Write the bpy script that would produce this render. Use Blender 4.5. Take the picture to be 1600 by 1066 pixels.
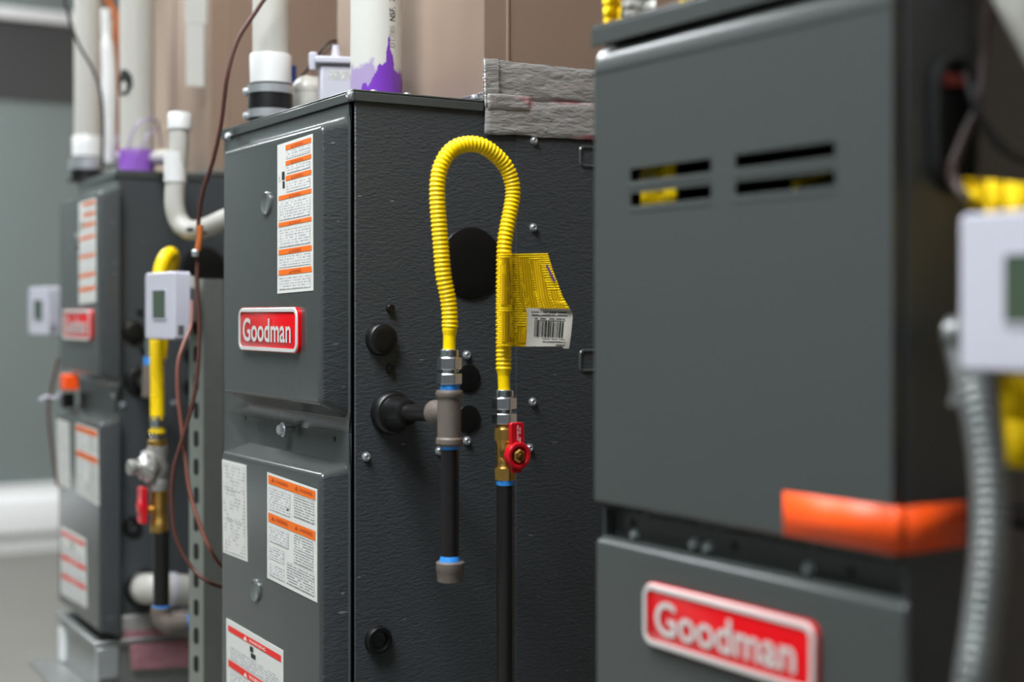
import bpy, bmesh, math, random
from mathutils import Vector, Matrix, noise

random.seed(7)
for o in list(bpy.data.objects):
    bpy.data.objects.remove(o, do_unlink=True)
scene = bpy.context.scene
COL = scene.collection

# ------------------------------------------------------------------ camera, world, exposure
F = 2250.0            # focal length in pixels of the 1600 px wide frame
HOR = 490.0           # row of the horizon
CZ = 1.0              # camera height
cd = bpy.data.cameras.new('camera')
cam = bpy.data.objects.new('camera', cd)
COL.objects.link(cam)
cam.location = (0, 0, CZ)
cam.rotation_euler = (math.pi / 2, 0, 0)
cd.sensor_width = 36.0
cd.lens = F / 1600 * 36
cd.shift_y = -(533 - HOR) / 1600
cd.clip_start = 0.02
cd.dof.use_dof = True
cd.dof.focus_distance = 1.9
cd.dof.aperture_fstop = 2.0
scene.camera = cam

world = bpy.data.worlds.new('world')
scene.world = world
world.use_nodes = True
bg = world.node_tree.nodes['Background']
bg.inputs[0].default_value = (0.75, 0.8, 0.85, 1)
bg.inputs[1].default_value = 0.1

scene.view_settings.view_transform = 'Standard'
scene.view_settings.look = 'None'
scene.view_settings.gamma = 1
scene.view_settings.use_curve_mapping = False
scene.view_settings.exposure = 0.0

ROW_A = math.radians(31.5)       # heading of the row of units
LAMP = 37.0                      # strength of the ceiling lamps' diffusers


def P(px, py, D):
    return Vector(((px - 800) / F * D, D, CZ + (HOR - py) / F * D))


def ray(px, py):
    return Vector(((px - 800) / F, 1.0, (HOR - py) / F))


class Frame:
    """Upright frame: u runs into the cabinet from its front, v along the front away from the camera."""
    def __init__(s, x, y, a):
        s.o = Vector((x, y, 0)); s.a = a
        s.u = Vector((math.cos(a), math.sin(a), 0)); s.v = Vector((-math.sin(a), math.cos(a), 0))

    def w(s, u, v, z):
        return s.o + s.u * u + s.v * v + Vector((0, 0, z))

    def loc(s, p):
        d = Vector(p) - s.o
        return d.dot(s.u), d.dot(s.v), p[2]

    def front(s, px, py, off=0.0):        # (v, z) on the plane u = -off
        r = ray(px, py); c = Vector((0, 0, CZ))
        t = (-off - (c - s.o).dot(s.u)) / r.dot(s.u)
        p = c + r * t
        return (p - s.o).dot(s.v), p.z

    def side(s, px, py, off=0.0):         # (u, z) on the plane v = -off
        r = ray(px, py); c = Vector((0, 0, CZ))
        t = (-off - (c - s.o).dot(s.v)) / r.dot(s.v)
        p = c + r * t
        return (p - s.o).dot(s.u), p.z

    def sp(s, px, py, off=0.0):
        u, z = s.side(px, py, off)
        return s.w(u, -off, z)

    def fp(s, px, py, off=0.0):
        v, z = s.front(px, py, off)
        return s.w(-off, v, z)

    def mat(s, p):
        return Matrix.Translation(p) @ Matrix.Rotation(s.a, 4, 'Z')


def frame_at(px, D, adeg):
    return Frame((px - 800) / F * D, D, math.radians(adeg))


RT = frame_at(1416, 1.12, 33.0)     # nearest unit
MD = frame_at(555, 1.85, 31.5)      # unit in focus
LF = frame_at(183, 2.88, 30.0)      # far unit
ROOM = Frame(MD.o.x, MD.o.y, ROW_A)

# ------------------------------------------------------------------ materials
MATS = {}


def nodes_of(name):
    m = bpy.data.materials.new(name)
    m.use_nodes = True
    nt = m.node_tree
    return m, nt, nt.nodes['Principled BSDF']


def srgb(r, g, b):
    f = lambda c: (c / 255 / 12.92) if c / 255 <= 0.04045 else ((c / 255 + 0.055) / 1.055) ** 2.4
    return (f(r), f(g), f(b), 1)


def mat(name, col, rough=0.5, metal=0.0, bump=0.0, bscale=200.0, stretch=(1, 1, 1), vary=0.0, vscale=8.0, spec=0.5, coat=0.0):
    m, nt, b = nodes_of(name)
    N, L = nt.nodes, nt.links
    b.inputs['Base Color'].default_value = col
    b.inputs['Roughness'].default_value = rough
    b.inputs['Metallic'].default_value = metal
    b.inputs['Specular IOR Level'].default_value = spec
    if coat:
        b.inputs['Coat Weight'].default_value = coat
        b.inputs['Coat Roughness'].default_value = 0.08
    tc = N.new('ShaderNodeTexCoord')
    mp = N.new('ShaderNodeMapping'); mp.inputs['Scale'].default_value = stretch
    L.new(tc.outputs['Object'], mp.inputs['Vector'])
    if vary:
        n = N.new('ShaderNodeTexNoise'); n.inputs['Scale'].default_value = vscale; n.inputs['Detail'].default_value = 5
        L.new(mp.outputs['Vector'], n.inputs['Vector'])
        mx = N.new('ShaderNodeMix'); mx.data_type = 'RGBA'
        mx.inputs['A'].default_value = tuple(c * (1 - vary) for c in col[:3]) + (1,)
        mx.inputs['B'].default_value = tuple(min(1, c * (1 + vary)) for c in col[:3]) + (1,)
        L.new(n.outputs['Fac'], mx.inputs['Factor'])
        L.new(mx.outputs['Result'], b.inputs['Base Color'])
    if bump:
        n = N.new('ShaderNodeTexNoise'); n.inputs['Scale'].default_value = bscale; n.inputs['Detail'].default_value = 4
        L.new(mp.outputs['Vector'], n.inputs['Vector'])
        bp = N.new('ShaderNodeBump'); bp.inputs['Strength'].default_value = bump; bp.inputs['Distance'].default_value = 0.002
        L.new(n.outputs['Fac'], bp.inputs['Height']); L.new(bp.outputs['Normal'], b.inputs['Normal'])
    MATS[name] = m
    return m


def mat_emit(name, col, s):
    m, nt, b = nodes_of(name)
    b.inputs['Base Color'].default_value = (0.8, 0.8, 0.8, 1)
    b.inputs['Emission Color'].default_value = col
    b.inputs['Emission Strength'].default_value = s
    MATS[name] = m
    return m


def mat_leather(name, col, rough):
    """dark enamel over embossed steel: a wrinkled relief running level, few pale nicks"""
    m, nt, b = nodes_of(name)
    N, L = nt.nodes, nt.links
    tc = N.new('ShaderNodeTexCoord')
    mp = N.new('ShaderNodeMapping'); mp.inputs['Scale'].default_value = (1, 1, 2.6)
    L.new(tc.outputs['Object'], mp.inputs['Vector'])
    n = N.new('ShaderNodeTexNoise'); n.inputs['Scale'].default_value = 110; n.inputs['Detail'].default_value = 3
    n.inputs['Distortion'].default_value = 0.6
    L.new(mp.outputs['Vector'], n.inputs['Vector'])
    bp = N.new('ShaderNodeBump'); bp.inputs['Strength'].default_value = 0.75; bp.inputs['Distance'].default_value = 0.0016
    L.new(n.outputs['Fac'], bp.inputs['Height']); L.new(bp.outputs['Normal'], b.inputs['Normal'])
    v = N.new('ShaderNodeTexNoise'); v.inputs['Scale'].default_value = 95; v.inputs['Detail'].default_value = 1
    mp2 = N.new('ShaderNodeMapping'); mp2.inputs['Scale'].default_value = (0.5, 0.5, 2.0)
    L.new(tc.outputs['Object'], mp2.inputs['Vector']); L.new(mp2.outputs['Vector'], v.inputs['Vector'])
    r = N.new('ShaderNodeValToRGB'); r.color_ramp.elements[0].position = 0.745; r.color_ramp.elements[1].position = 0.80
    r.color_ramp.elements[0].color = (0, 0, 0, 1); r.color_ramp.elements[1].color = (0.5, 0.5, 0.5, 1)
    L.new(v.outputs['Fac'], r.inputs['Fac'])
    mx = N.new('ShaderNodeMix'); mx.data_type = 'RGBA'
    mx.inputs['A'].default_value = col; mx.inputs['B'].default_value = (0.35, 0.36, 0.37, 1)
    L.new(r.outputs['Color'], mx.inputs['Factor']); L.new(mx.outputs['Result'], b.inputs['Base Color'])
    b.inputs['Roughness'].default_value = rough
    MATS[name] = m
    return m


def mat_print(name, paper, ink, pitch=0.0036, vertical=False, cover=0.47, word=0.9, blot=False):
    """paper with rows of tiny illegible print; UV in metres"""
    m, nt, b = nodes_of(name)
    N, L = nt.nodes, nt.links
    uv = N.new('ShaderNodeUVMap')
    sp = N.new('ShaderNodeSeparateXYZ'); L.new(uv.outputs['UV'], sp.inputs[0])
    along, across = ('Y', 'X') if vertical else ('X', 'Y')
    d = N.new('ShaderNodeMath'); d.operation = 'DIVIDE'; d.inputs[1].default_value = pitch
    L.new(sp.outputs[across], d.inputs[0])
    fr = N.new('ShaderNodeMath'); fr.operation = 'FRACT'; L.new(d.outputs[0], fr.inputs[0])
    lt = N.new('ShaderNodeMath'); lt.operation = 'LESS_THAN'; lt.inputs[1].default_value = 0.55
    L.new(fr.outputs[0], lt.inputs[0])
    fl = N.new('ShaderNodeMath'); fl.operation = 'FLOOR'; L.new(d.outputs[0], fl.inputs[0])
    cb = N.new('ShaderNodeCombineXYZ'); 
    sc = N.new('ShaderNodeMath'); sc.operation = 'MULTIPLY'; sc.inputs[1].default_value = 1 / (pitch * word)
    L.new(sp.outputs[along], sc.inputs[0]); L.new(sc.outputs[0], cb.inputs[0])
    f2 = N.new('ShaderNodeMath'); f2.operation = 'MULTIPLY'; f2.inputs[1].default_value = 7.31
    L.new(fl.outputs[0], f2.inputs[0]); L.new(f2.outputs[0], cb.inputs[1])
    n = N.new('ShaderNodeTexNoise'); n.inputs['Scale'].default_value = 0.8; n.inputs['Detail'].default_value = 2
    L.new(cb.outputs[0], n.inputs['Vector'])
    gt = N.new('ShaderNodeMath'); gt.operation = 'GREATER_THAN'; gt.inputs[1].default_value = cover
    L.new(n.outputs['Fac'], gt.inputs[0])
    mu = N.new('ShaderNodeMath'); mu.operation = 'MULTIPLY'
    L.new(lt.outputs[0], mu.inputs[0]); L.new(gt.outputs[0], mu.inputs[1])
    fac = mu
    if blot:
        nb = N.new('ShaderNodeTexNoise'); nb.inputs['Scale'].default_value = 60; nb.inputs['Detail'].default_value = 1
        L.new(uv.outputs['UV'], nb.inputs['Vector'])
        g2 = N.new('ShaderNodeMath'); g2.operation = 'GREATER_THAN'; g2.inputs[1].default_value = 0.5
        L.new(nb.outputs['Fac'], g2.inputs[0])
        m2 = N.new('ShaderNodeMath'); m2.operation = 'MULTIPLY'
        L.new(mu.outputs[0], m2.inputs[0]); L.new(g2.outputs[0], m2.inputs[1]); fac = m2
    mx = N.new('ShaderNodeMix'); mx.data_type = 'RGBA'
    mx.inputs['A'].default_value = paper; mx.inputs['B'].default_value = ink
    L.new(fac.outputs[0], mx.inputs['Factor']); L.new(mx.outputs['Result'], b.inputs['Base Color'])
    b.inputs['Roughness'].default_value = 0.65
    b.inputs['Specular IOR Level'].default_value = 0.2
    MATS[name] = m
    return m


def mat_primer_pvc(name):
    """white PVC, purple primer smeared round the foot (object z = height above the foot, object x = round the pipe)"""
    m, nt, b = nodes_of(name)
    N, L = nt.nodes, nt.links
    tc = N.new('ShaderNodeTexCoord'); sp = N.new('ShaderNodeSeparateXYZ'); L.new(tc.outputs['Object'], sp.inputs[0])
    n = N.new('ShaderNodeTexNoise'); n.inputs['Scale'].default_value = 80; n.inputs['Detail'].default_value = 6
    mp = N.new('ShaderNodeMapping'); mp.inputs['Scale'].default_value = (1, 1, 0.8)
    L.new(tc.outputs['Object'], mp.inputs[0]); L.new(mp.outputs[0], n.inputs['Vector'])

    def smear(x0, halfw, height, inv):
        # height of the smear falls off with distance from x0
        a = N.new('ShaderNodeMath'); a.operation = 'SUBTRACT'; a.inputs[1].default_value = x0; L.new(sp.outputs['X'], a.inputs[0])
        c = N.new('ShaderNodeMath'); c.operation = 'ABSOLUTE'; L.new(a.outputs[0], c.inputs[0])
        d = N.new('ShaderNodeMath'); d.operation = 'DIVIDE'; d.inputs[1].default_value = halfw; L.new(c.outputs[0], d.inputs[0])
        e = N.new('ShaderNodeMath'); e.operation = 'SUBTRACT'; e.inputs[0].default_value = 1; L.new(d.outputs[0], e.inputs[1]); e.use_clamp = True
        g = N.new('ShaderNodeMath'); g.operation = 'MULTIPLY'; g.inputs[1].default_value = height; L.new(e.outputs[0], g.inputs[0])
        nn = N.new('ShaderNodeMath'); nn.operation = 'MULTIPLY'; nn.inputs[1].default_value = 0.07; L.new(n.outputs['Fac'], nn.inputs[0])
        h = N.new('ShaderNodeMath'); h.operation = 'ADD'; L.new(g.outputs[0], h.inputs[0]); L.new(nn.outputs[0], h.inputs[1])
        k = N.new('ShaderNodeMath'); k.operation = 'SUBTRACT'; L.new(h.outputs[0], k.inputs[0]); L.new(sp.outputs['Z'], k.inputs[1])
        q = N.new('ShaderNodeMath'); q.operation = 'MULTIPLY'; q.inputs[1].default_value = inv; L.new(k.outputs[0], q.inputs[0]); q.use_clamp = True
        return q
    s1 = smear(0.0, 0.4, 0.036, 90)
    s1b = N.new('ShaderNodeMath'); s1b.operation = 'MULTIPLY'; s1b.inputs[1].default_value = 0.55; L.new(s1.outputs[0], s1b.inputs[0])
    s2 = smear(0.021, 0.012, 0.070, 260)
    s3 = smear(0.017, 0.034, 0.044, 200)
    s23 = N.new('ShaderNodeMath'); s23.operation = 'MAXIMUM'; L.new(s2.outputs[0], s23.inputs[0]); L.new(s3.outputs[0], s23.inputs[1])
    mxx = N.new('ShaderNodeMath'); mxx.operation = 'MAXIMUM'; L.new(s1b.outputs[0], mxx.inputs[0]); L.new(s23.outputs[0], mxx.inputs[1])
    mx = N.new('ShaderNodeMix'); mx.data_type = 'RGBA'
    mx.inputs['A'].default_value = srgb(196, 195, 188); mx.inputs['B'].default_value = srgb(112, 54, 168)
    L.new(mxx.outputs[0], mx.inputs['Factor']); L.new(mx.outputs['Result'], b.inputs['Base Color'])
    b.inputs['Roughness'].default_value = 0.3
    MATS[name] = m
    return m


def mat_foil(name):
    m, nt, b = nodes_of(name)
    N, L = nt.nodes, nt.links
    tc = N.new('ShaderNodeTexCoord')
    mp = N.new('ShaderNodeMapping'); mp.inputs['Scale'].default_value = (4, 4, 22)
    L.new(tc.outputs['Object'], mp.inputs[0])
    n = N.new('ShaderNodeTexNoise'); n.inputs['Scale'].default_value = 2.2; n.inputs['Detail'].default_value = 3
    L.new(mp.outputs[0], n.inputs['Vector'])
    r = N.new('ShaderNodeValToRGB')
    r.color_ramp.elements[0].position = 0.58; r.color_ramp.elements[0].color = srgb(176, 174, 170)
    r.color_ramp.elements[1].position = 0.70; r.color_ramp.elements[1].color = srgb(196, 128, 134)
    L.new(n.outputs['Fac'], r.inputs['Fac']); L.new(r.outputs['Color'], b.inputs['Base Color'])
    b.inputs['Metallic'].default_value = 0.45; b.inputs['Roughness'].default_value = 0.4
    mp2 = N.new('ShaderNodeMapping'); mp2.inputs['Scale'].default_value = (1, 1, 3)
    L.new(tc.outputs['Object'], mp2.inputs[0])
    n2 = N.new('ShaderNodeTexNoise'); n2.inputs['Scale'].default_value = 70; n2.inputs['Detail'].default_value = 4; n2.inputs['Distortion'].default_value = 0.5
    L.new(mp2.outputs[0], n2.inputs['Vector'])
    bp = N.new('ShaderNodeBump'); bp.inputs['Strength'].default_value = 0.8; bp.inputs['Distance'].default_value = 0.003
    L.new(n2.outputs['Fac'], bp.inputs['Height']); L.new(bp.outputs['Normal'], b.inputs['Normal'])
    MATS[name] = m
    return m


mat('enamel', srgb(66, 70, 68), 0.22, bump=0.04, bscale=260, spec=0.5)
mat_leather('enamel_embossed', srgb(62, 66, 68), 0.38)
mat('black_rubber', srgb(14, 14, 14), 0.38)
mat('black_matte', srgb(10, 10, 10), 0.8)
mat('zinc', srgb(205, 208, 210), 0.3, 0.75)
mat('chrome_nut', srgb(200, 202, 204), 0.25, 1.0, bump=0.05, bscale=300)
mat('brass', srgb(214, 170, 92), 0.32, 1.0, bump=0.08, bscale=300)
mat('red_enamel', srgb(196, 16, 30), 0.35)
mat('blue_tape', srgb(48, 140, 226), 0.5, bump=0.4, bscale=400)
mat('yellow_coat', srgb(250, 210, 0), 0.38, spec=0.3)
mat('pvc', srgb(182, 180, 172), 0.3)
mat('pvc_fitting', srgb(214, 214, 212), 0.28)
mat_primer_pvc('pvc_primer')
mat('plastic_white', srgb(184, 183, 193), 0.4)
mat('galvanized', srgb(166, 168, 166), 0.42, 0.9, bump=0.05, bscale=60, vary=0.12, vscale=30)
mat('duct_metal', srgb(178, 155, 137), 0.42, 0.55, vary=0.06, vscale=5, stretch=(1, 1, 0.3))  # brown reflection of warm surroundings put into the sheet metal's base colour
mat('strut_metal', srgb(170, 174, 166), 0.45, 0.8, vary=0.1, vscale=40)
mat('cast_iron', srgb(112, 102, 94), 0.5, 0.25, bump=0.35, bscale=500, vary=0.15, vscale=60)
mat('black_pipe', srgb(38, 36, 35), 0.33, 0.35, bump=0.1, bscale=200, vary=0.35, vscale=30, stretch=(1, 1, 0.3))
mat('copper_sheath', srgb(124, 76, 64), 0.5)
mat('red_clip_plastic', srgb(110, 14, 10), 0.5)
mat('dark_sheath', srgb(46, 30, 26), 0.55)
mat('brown_sheath', srgb(82, 47, 39), 0.5)
mat('wire_black', srgb(24, 22, 22), 0.5)
mat('wire_violet', srgb(168, 150, 186), 0.5)
mat('orange_hose', srgb(176, 96, 40), 0.5)
mat_foil('foil_tape')
mat('paper', srgb(206, 206, 200), 0.55)
mat_print('print_grey', srgb(206, 206, 201), srgb(160, 160, 162))
mat_print('print_dark', srgb(206, 206, 200), srgb(138, 140, 140), cover=0.42)
mat_print('print_chart', srgb(200, 199, 193), srgb(164, 164, 161), pitch=0.005, cover=0.44, blot=True)
mat('label_orange', srgb(228, 104, 2), 0.5)
mat('label_red', srgb(222, 34, 22), 0.5)
mat('label_ink', srgb(26, 30, 28), 0.6)
mat('faint_ink', srgb(150, 150, 146), 0.6)
mat('label_rust', srgb(170, 66, 6), 0.6)
mat('label_pale', srgb(240, 214, 206), 0.6)
mat('badge_red', srgb(204, 2, 14), 0.25)
mat('badge_white', srgb(196, 194, 190), 0.35)
mat_print('tag_print', srgb(238, 196, 2), srgb(196, 148, 4), pitch=0.0030, vertical=True, cover=0.36, word=7.0)
mat('tag_yellow', srgb(242, 202, 2), 0.65, spec=0.2)
mat_print('tag_white_print', srgb(222, 218, 206), srgb(90, 88, 92), pitch=0.004, cover=0.45)
mat('tag_white', srgb(222, 218, 206), 0.55)
mat('tag_violet', srgb(110, 70, 160), 0.5)
mat('orange_tape', srgb(252, 84, 8), 0.45)
mat('lcd', srgb(64, 78, 62), 0.25)
mat('cast_alloy', srgb(172, 170, 166), 0.45, 0.7, bump=0.25, bscale=180)
mat('clear_plug', srgb(92, 97, 95), 0.1, spec=0.8)
mat('blue_plastic', srgb(40, 74, 150), 0.4)
mat('wall_paint', srgb(116, 127, 125), 0.65, bump=0.05, bscale=150)
mat('wall_drab', srgb(112, 114, 118), 0.7)
mat('wall_tan', srgb(178, 158, 140), 0.7)
mat('ceiling_paint', srgb(205, 205, 200), 0.8)
mat('concrete', srgb(120, 119, 113), 0.5, bump=0.08, bscale=80, vary=0.1, vscale=6)
mat('trim_white', srgb(228, 230, 230), 0.4)
mat('window_dark', srgb(64, 66, 68), 0.25, spec=0.6)
mat('conduit_grey', srgb(100, 104, 102), 0.45, 0.5)
mat('metal_grey', srgb(120, 122, 120), 0.4, 0.6)
mat_emit('lamp', (0.95, 0.99, 1.03, 1), LAMP)

# ------------------------------------------------------------------ mesh building
MW = {}


class MB:
    def __init__(s):
        s.v = []; s.f = []; s.mi = []; s.uv = {}

    def add(s, vs, fs, mi=0):
        b = len(s.v); s.v += [Vector(p) for p in vs]
        for f in fs:
            s.f.append([b + i for i in f]); s.mi.append(mi)
        return s

    def hexa(s, p, mi=0):       # p: 8 corners, 0-3 ring, 4-7 opposite ring
        return s.add(p, [(0, 1, 2, 3), (7, 6, 5, 4), (0, 4, 5, 1), (1, 5, 6, 2), (2, 6, 7, 3), (3, 7, 4, 0)], mi)

    def box(s, fr, u0, u1, v0, v1, z0, z1, mi=0):
        return s.hexa([fr.w(u0, v0, z0), fr.w(u1, v0, z0), fr.w(u1, v1, z0), fr.w(u0, v1, z0),
                       fr.w(u0, v0, z1), fr.w(u1, v0, z1), fr.w(u1, v1, z1), fr.w(u0, v1, z1)], mi)

    def quad(s, a, b, c, d, mi=0, uvs=None):
        s.add([a, b, c, d], [(0, 1, 2, 3)], mi)
        if uvs: s.uv[len(s.f) - 1] = uvs
        return s

    def loft(s, rings, cap0=True, cap1=True, mi=0, closed=True):
        b = len(s.v); n = len(rings[0])
        for r in rings: s.v += [Vector(p) for p in r]
        for i in range(len(rings) - 1):
            for j in range(n if closed else n - 1):
                k = (j + 1) % n
                s.f.append([b + i * n + j, b + i * n + k, b + (i + 1) * n + k, b + (i + 1) * n + j]); s.mi.append(mi)
        if cap0: s.f.append([b + j for j in range(n)][::-1]); s.mi.append(mi)
        if cap1: s.f.append([b + (len(rings) - 1) * n + j for j in range(n)]); s.mi.append(mi)
        return s

    def lathe(s, base, axis, prof, n=20, mi=0, phase=0.0, cap0=True, cap1=True):
        """prof: (distance along axis, radius)"""
        ax = Vector(axis).normalized()
        e = Vector((0, 0, 1)) if abs(ax.z) < 0.9 else Vector((0.3, -1, 0))
        e1 = (e - ax * e.dot(ax)).normalized(); e2 = ax.cross(e1)
        rings = []
        for d, r in prof:
            rings.append([Vector(base) + ax * d + (e1 * math.cos(phase + 2 * math.pi * i / n) + e2 * math.sin(phase + 2 * math.pi * i / n)) * max(r, 1e-5) for i in range(n)])
        return s.loft(rings, cap0, cap1, mi)

    def tube(s, pts, r, n=14, mi=0, rf=None, caps=True):
        pts = [Vector(p) for p in pts]
        t0 = (pts[1] - pts[0]).normalized()
        e = Vector((0, 0, 1)) if abs(t0.z) < 0.9 else Vector((1, 0, 0))
        nrm = (e - t0 * e.dot(t0)).normalized()
        rings = []
        for i, p in enumerate(pts):
            t = (pts[min(i + 1, len(pts) - 1)] - pts[max(i - 1, 0)])
            if t.length < 1e-9: t = t0
            t = t.normalized()
            nrm = (nrm - t * nrm.dot(t)).normalized()
            bn = t.cross(nrm)
            rr = rf(i) if rf else r
            rings.append([p + (nrm * math.cos(2 * math.pi * k / n) + bn * math.sin(2 * math.pi * k / n)) * rr for k in range(n)])
        return s.loft(rings, caps, caps, mi)

    def ball(s, c, r, n=14, mi=0, squash=(1, 1, 1)):
        rings = []
        for i in range(1, n // 2 + 1):
            th = math.pi * i / (n // 2 + 1)
            rings.append([Vector(c) + Vector((r * squash[0] * math.sin(th) * math.cos(2 * math.pi * k / n), r * squash[1] * math.sin(th) * math.sin(2 * math.pi * k / n), -r * squash[2] * math.cos(th))) for k in range(n)])
        return s.loft(rings, True, True, mi)

    def build(s, name, material, parent=None, origin=None, bevel=0.0, solid=0.0, seg=2, ang=38):
        M = MW[parent.name] if parent else Matrix.Translation(origin if origin is not None else s.base())
        Mi = M.inverted()
        me = bpy.data.meshes.new(name)
        me.from_pydata([Mi @ p for p in s.v], [], s.f)
        mats = material if isinstance(material, (list, tuple)) else [material]
        for k in mats: me.materials.append(MATS[k])
        for p, mi in zip(me.polygons, s.mi): p.material_index = mi
        if s.uv:
            ul = me.uv_layers.new(name='UVMap')
            for fi, uvs in s.uv.items():
                for li, uvc in zip(me.polygons[fi].loop_indices, uvs): ul.data[li].uv = uvc
        bm = bmesh.new(); bm.from_mesh(me)
        if not s.uv and not solid:
            bmesh.ops.recalc_face_normals(bm, faces=bm.faces)
        bm.to_mesh(me); bm.free()
        for p in me.polygons: p.use_smooth = True
        me.set_sharp_from_angle(angle=math.radians(ang))
        o = bpy.data.objects.new(name, me); COL.objects.link(o)
        if parent: o.parent = parent
        else: o.matrix_world = M
        MW[o.name] = M
        if solid:
            md = o.modifiers.new('thickness', 'SOLIDIFY'); md.thickness = solid; md.offset = 0
        if bevel:
            md = o.modifiers.new('edges', 'BEVEL'); md.width = bevel; md.segments = seg; md.limit_method = 'ANGLE'
            md.angle_limit = math.radians(40)
        return o

    def base(s):
        c = sum(s.v, Vector()) / len(s.v)
        return Vector((c.x, c.y, min(p.z for p in s.v)))


def tag(o, label=None, cat=None, group=None, kind=None):
    if label: o['label'] = label
    if cat: o['category'] = cat
    if group: o['group'] = group
    if kind: o['kind'] = kind
    return o


def thing(name, label, cat, loc, a=0.0, group=None):
    o = bpy.data.objects.new(name, None); COL.objects.link(o)
    o.empty_display_size = 0.05
    M = Matrix.Translation(loc) @ Matrix.Rotation(a, 4, 'Z')
    o.matrix_world = M; MW[o.name] = M
    return tag(o, label, cat, group)


def inst(name, mesh, parent, W):
    o = bpy.data.objects.new(name, mesh); COL.objects.link(o)
    o.parent = parent
    L = MW[parent.name].inverted() @ W
    o.matrix_basis = L
    MW[o.name] = W
    return o


def axis_matrix(p, ax):
    ax = Vector(ax).normalized()
    q = Vector((0, 0, 1)).rotation_difference(ax)
    return Matrix.Translation(p) @ q.to_matrix().to_4x4()


def bez(pts, n=8):
    """smooth curve through points (Catmull-Rom)"""
    pts = [Vector(p) for p in pts]
    out = []
    for i in range(len(pts) - 1):
        p0 = pts[max(i - 1, 0)]; p1 = pts[i]; p2 = pts[i + 1]; p3 = pts[min(i + 2, len(pts) - 1)]
        for k in range(n):
            t = k / n
            out.append(0.5 * ((2 * p1) + (p2 - p0) * t + (2 * p0 - 5 * p1 + 4 * p2 - p3) * t * t + (3 * p1 - p0 - 3 * p2 + p3) * t ** 3))
    out.append(pts[-1])
    return out


def resample(pts, step):
    out = [pts[0]]; acc = 0.0
    for a, b in zip(pts, pts[1:]):
        L = (b - a).length
        while acc + L >= step:
            t = (step - acc) / L
            a = a + (b - a) * t; out.append(a.copy()); L = (b - a).length; acc = 0.0
        acc += L
    return out


def text_mesh(body, bold=0.0, depth=0.0):
    """flat lettering: vertices normalised to the unit box"""
    c = bpy.data.curves.new('lettering', 'FONT'); c.body = body; c.offset = bold; c.extrude = depth; c.resolution_u = 4
    o = bpy.data.objects.new('lettering', c); COL.objects.link(o)
    dg = bpy.context.evaluated_depsgraph_get()
    me = bpy.data.meshes.new_from_object(o.evaluated_get(dg))
    bpy.data.objects.remove(o, do_unlink=True)
    vs = [v.co.copy() for v in me.vertices]; fs = [tuple(p.vertices) for p in me.polygons]
    bpy.data.meshes.remove(me)
    x0 = min(v.x for v in vs); x1 = max(v.x for v in vs); y0 = min(v.y for v in vs); y1 = max(v.y for v in vs)
    return [((v.x - x0) / (x1 - x0), (v.y - y0) / (y1 - y0)) for v in vs], fs


TXT = {}


def txt(body, bold=0.0):
    if (body, bold) not in TXT: TXT[(body, bold)] = text_mesh(body, bold)
    return TXT[(body, bold)]


# shared screw meshes ------------------------------------------------
def shared(mb, name, material):
    o = mb.build(name, material, None, Vector((0, 0, 0)))
    me = o.data; bpy.data.objects.remove(o, do_unlink=True); del MW[name]
    return me


_s = MB(); _s.lathe((0, 0, -0.001), (0, 0, 1), [(0, .0062), (.0018, .0062), (.0022, .0048), (.0045, .0046), (.0056, .0038), (.0056, .0018), (.0046, .0012)], 12)
SCREW = shared(_s, 'screw', 'zinc')
_s = MB(); _s.lathe((0, 0, -0.001), (0, 0, 1), [(0, .0045), (.012, .0045), (.012, .0100), (.0128, .0105), (.0146, .0105), (.0148, .0075), (.0200, .0070), (.0215, .0050)], 12)
BOLT = shared(_s, 'bolt', 'zinc')

# ------------------------------------------------------------------ the room
def struct(o): return tag(o, kind='structure')


U0, U1, V0, V1, ZC = -3.6, 1.05, -3.0, 4.54, 3.0
struct(MB().box(ROOM, U0 - .1, U1 + .1, V0 - .1, V1 + .1, -.1, 0).build('floor', 'concrete'))
struct(MB().box(ROOM, U0 - .1, U1 + .1, V0 - .1, V1 + .1, ZC, ZC + .1).build('ceiling', 'ceiling_paint'))
struct(MB().box(ROOM, U0 - .1, U1 + .1, V1, V1 + .1, 0, ZC).build('wall_left', 'wall_paint'))
struct(MB().box(ROOM, U0 - .1, U1 + .1, V0 - .1, V0, 0, ZC).build('wall_right', 'wall_drab'))
struct(MB().box(ROOM, U1, U1 + .1, V0, V1, 0, ZC).build('wall_back', 'wall_tan'))
struct(MB().box(ROOM, U0 - .1, U0, V0, V1, 0, ZC).build('wall_front', 'wall_paint'))

# white stepped baseboard along the far wall
bb = MB()
prof = [(0, 0), (-.05, 0), (-.05, .055), (-.035, .07), (-.035, .085), (-.075, .085), (-.075, .215), (-.06, .235), (-.03, .245), (-.03, .285), (0, .285)]
bb.loft([[ROOM.w(u, V1 + d, z) for d, z in prof] for u in (U0, U1)])
struct(bb.build('baseboard_left', 'trim_white', bevel=.004))

# dark glazed opening high on the far wall
wv, wz0 = ROOM.side(60, 156, -V1); _, wz1 = ROOM.side(60, 36, -V1)
w1 = struct(MB().box(ROOM, -1.6, 1.0, V1 - .015, V1 - .004, wz0, wz1).build('window_1', 'window_dark'))
fr_ = MB()
fr_.box(ROOM, -1.65, 1.0, V1 - .035, V1 - .002, wz1, wz1 + .05).box(ROOM, -1.65, -1.6, V1 - .035, V1 - .002, wz0, wz1)
fr_.build('window_frame', 'trim_white', w1, bevel=.004)
ml = MB().box(ROOM, -.62, -.59, V1 - .03, V1 - .004, wz0, wz1); ml.build('window_mullion', 'window_dark', w1)


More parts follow.
